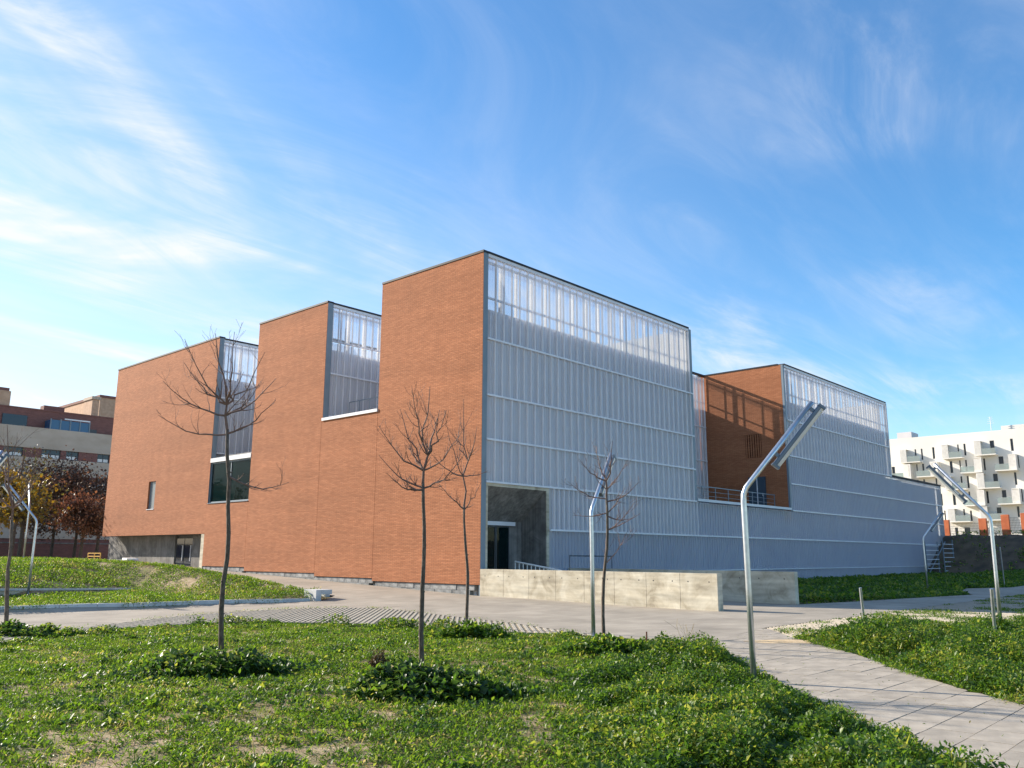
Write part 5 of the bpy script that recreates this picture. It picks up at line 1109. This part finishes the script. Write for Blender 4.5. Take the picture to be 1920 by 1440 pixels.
VERGE = [(6, -20.4), (30, -22.5), (50, -23.5), (50, -40), (6, -40)]
weed_mass(VERGE, lambda x, y: 0.1+0.4*fbm(x*0.6, y*0.6, 3), 120, 'verge_weeds', size=(0.12, 0.12))
x, y = scatter(PAV_E, 420, lambda x, y: sstep(0.45, 0.62, fbm(x*1.1+30, y*1.1, 3))*np.where(x < 20, 1, 0.3)); n = len(x)
leaves('paver_grass', np.stack([x, y, zf(x, y)-0.02], 1), 0.05+0.06*rng.random(n), 'leaf_lawn', None, tilt=0.4, width=0.22, upbias=0.8)['kind'] = 'stuff'
EDGE = LAWN_EDGE[2:]
for nm, line, dn in (('edge_tufts', EDGE, 2600), ('edge_tufts', BED_EDGE, 2600), ('edge_tufts', PAV_W[2:], 900)):
    P0 = np.array(line); i = rng.integers(0, len(P0)-1, dn); f = rng.random(dn)[:, None]; q = P0[i]*(1-f)+P0[i+1]*f+rng.normal(0, 0.07, (dn, 2)); kk = fbm(q[:, 0]*1.7+5, q[:, 1]*1.7, 2) > 0.45; q = q[kk]; n = len(q)
    leaves(nm, np.stack([q[:, 0], q[:, 1], zf(q[:, 0], q[:, 1])+0.0+0.03*rng.random(n)], 1), 0.03+0.045*rng.random(n), 'leaf_lawn', None, tilt=0.5, width=0.3, upbias=0.5)['kind'] = 'stuff'
x, y = scatter(PATH, 60); yj = np.round(y/0.4-0.5*0)*0.4; k = (np.abs(y-yj) < 0.012) | (rng.random(len(x)) < 0.02); x = x[k]; y = y[k]; n = len(x)
leaves('joint_weeds', np.stack([x, y, zf(x, y)-0.004], 1), 0.02+0.03*rng.random(n), 'leaf_lawn', None, tilt=0.4, width=0.35, upbias=0.5)['kind'] = 'stuff'
# separate clumps round the tree feet
def clump(px, py, rx, ry, h, n, label, mt='leaf_mallow', size=(0.06, 0.07), name='weed_clump'):
    b = onz(px, py, 0.1); z0 = zs(b[0], b[1])-0.05; t = thing(name, label, 'plant', (b[0], b[1], z0), 'weed clumps on the lawn')
    lat = np.array([math.sin(HD), -math.cos(HD), 0]); fwd = np.array([math.cos(HD), math.sin(HD), 0])
    a = rng.random(n)*2*np.pi; r = np.sqrt(rng.random(n))*(0.55+0.75*vnoise(1.6*np.cos(a)+px, 1.6*np.sin(a)+py)); r = np.where(rng.random(n) < 0.06, r*1.35, r); lump = 0.45+0.9*vnoise(2.2*r*np.cos(a)*rx/0.5+50+px, 2.2*r*np.sin(a)*ry/0.5+9)
    hz = h*np.clip(1-r**2.2, 0.03, 1)*lump*rng.random(n)**0.5+0.02; P = lat*(r*np.cos(a)*rx)[:, None]+fwd*(r*np.sin(a)*ry)[:, None]; P[:, 2] = hz
    kind2 = rng.random(n) < 0.38
    leaves('foliage', P[~kind2], size[0]+size[1]*rng.random((~kind2).sum()), mt, t, tilt=0.6, width=0.85, upbias=0.1)
    if name == 'weed_clump': leaves('shoots', P[kind2]*np.array([1.12, 1.12, 1.1]), (size[0]+size[1]*rng.random(kind2.sum()))*0.75, 'leaf_weed', t, tilt=0.7, width=0.6, upbias=0.35, kind='stuff')
    else: leaves('shoots', P[kind2], (size[0]+size[1]*rng.random(kind2.sum())), mt, t, tilt=0.7, width=0.4, upbias=0.6, kind='stuff')
    st = MB()
    for k in range(26):
        i = rng.integers(0, n); q = P[i]; st.tube([(q[0]*0.6, q[1]*0.6, -0.03), (q[0]*0.9, q[1]*0.9, q[2]*0.6), tuple(q)], [0.008, 0.006, 0.004], 4)
    st.build('stems', 'stem', t)['kind'] = 'stuff'
clump(398, 1256, 1.25, 0.75, 0.30, 3300, 'dark mallow clump around the foot of the wavy bare tree')
clump(805, 1297, 1.20, 0.62, 0.31, 3800, 'broad dark mallow clump in front of the tree with reddish twigs')
clump(712, 1262, 0.17, 0.16, 0.46, 900, 'small round brown dried tuft beside the broad mallow clump', 'leaf_dry', (0.03, 0.03), 'dry_tuft')
clump(40, 1190, 0.95, 0.5, 0.30, 1500, 'leafy clump at the foot of the dark forked tree')
clump(885, 1193, 0.95, 0.5, 0.30, 1600, 'leafy clump at the foot of the slender tree by the grid pavers', 'leaf_weed')
clump(1130, 1222, 0.85, 0.45, 0.30, 1800, 'leafy clump around the foot of the thin sapling', 'leaf_weed')
clump(350, 1240, 0.45, 0.3, 0.18, 700, 'small low clump beside the mallow of the wavy tree', 'leaf_weed')
# a dry thistle and a short rusty stake at the lawn edge
def thistle():
    b = onz(1295, 1218, 0.1); t = thing('dry_thistle', 'dry branching thistle stalk at the lawn edge', 'plant', (b[0], b[1], zs(b[0], b[1])-0.05)); mb = MB(); random.seed(5)
    for k in range(7): branchy(mb, (random.uniform(-0.1, 0.1), random.uniform(-0.1, 0.1), 0), (random.uniform(-0.5, 0.6), random.uniform(-0.4, 0.4), 1), random.uniform(0.35, 0.62), 0.006, 1, 4, 0.0, 0.25)
    mb.build('stalks', surf('dry_stalk', (0.22, 0.17, 0.08), (0.32, 0.26, 0.13), 0.9, 9), t)
thistle()
b = onz(1213, 1212, 0.1); ob = MB().tube([(0, 0, -0.1), (0, 0, 0.26)], 0.014, 6).build('rusty_stake', surf('rust', (0.10, 0.035, 0.02), (0.16, 0.06, 0.03), 0.9, 20)); ob.location = (b[0], b[1], zs(b[0], b[1])); tag(ob, 'short rusty stake at the lawn edge', 'stake')
print('panels', panel_count[0])
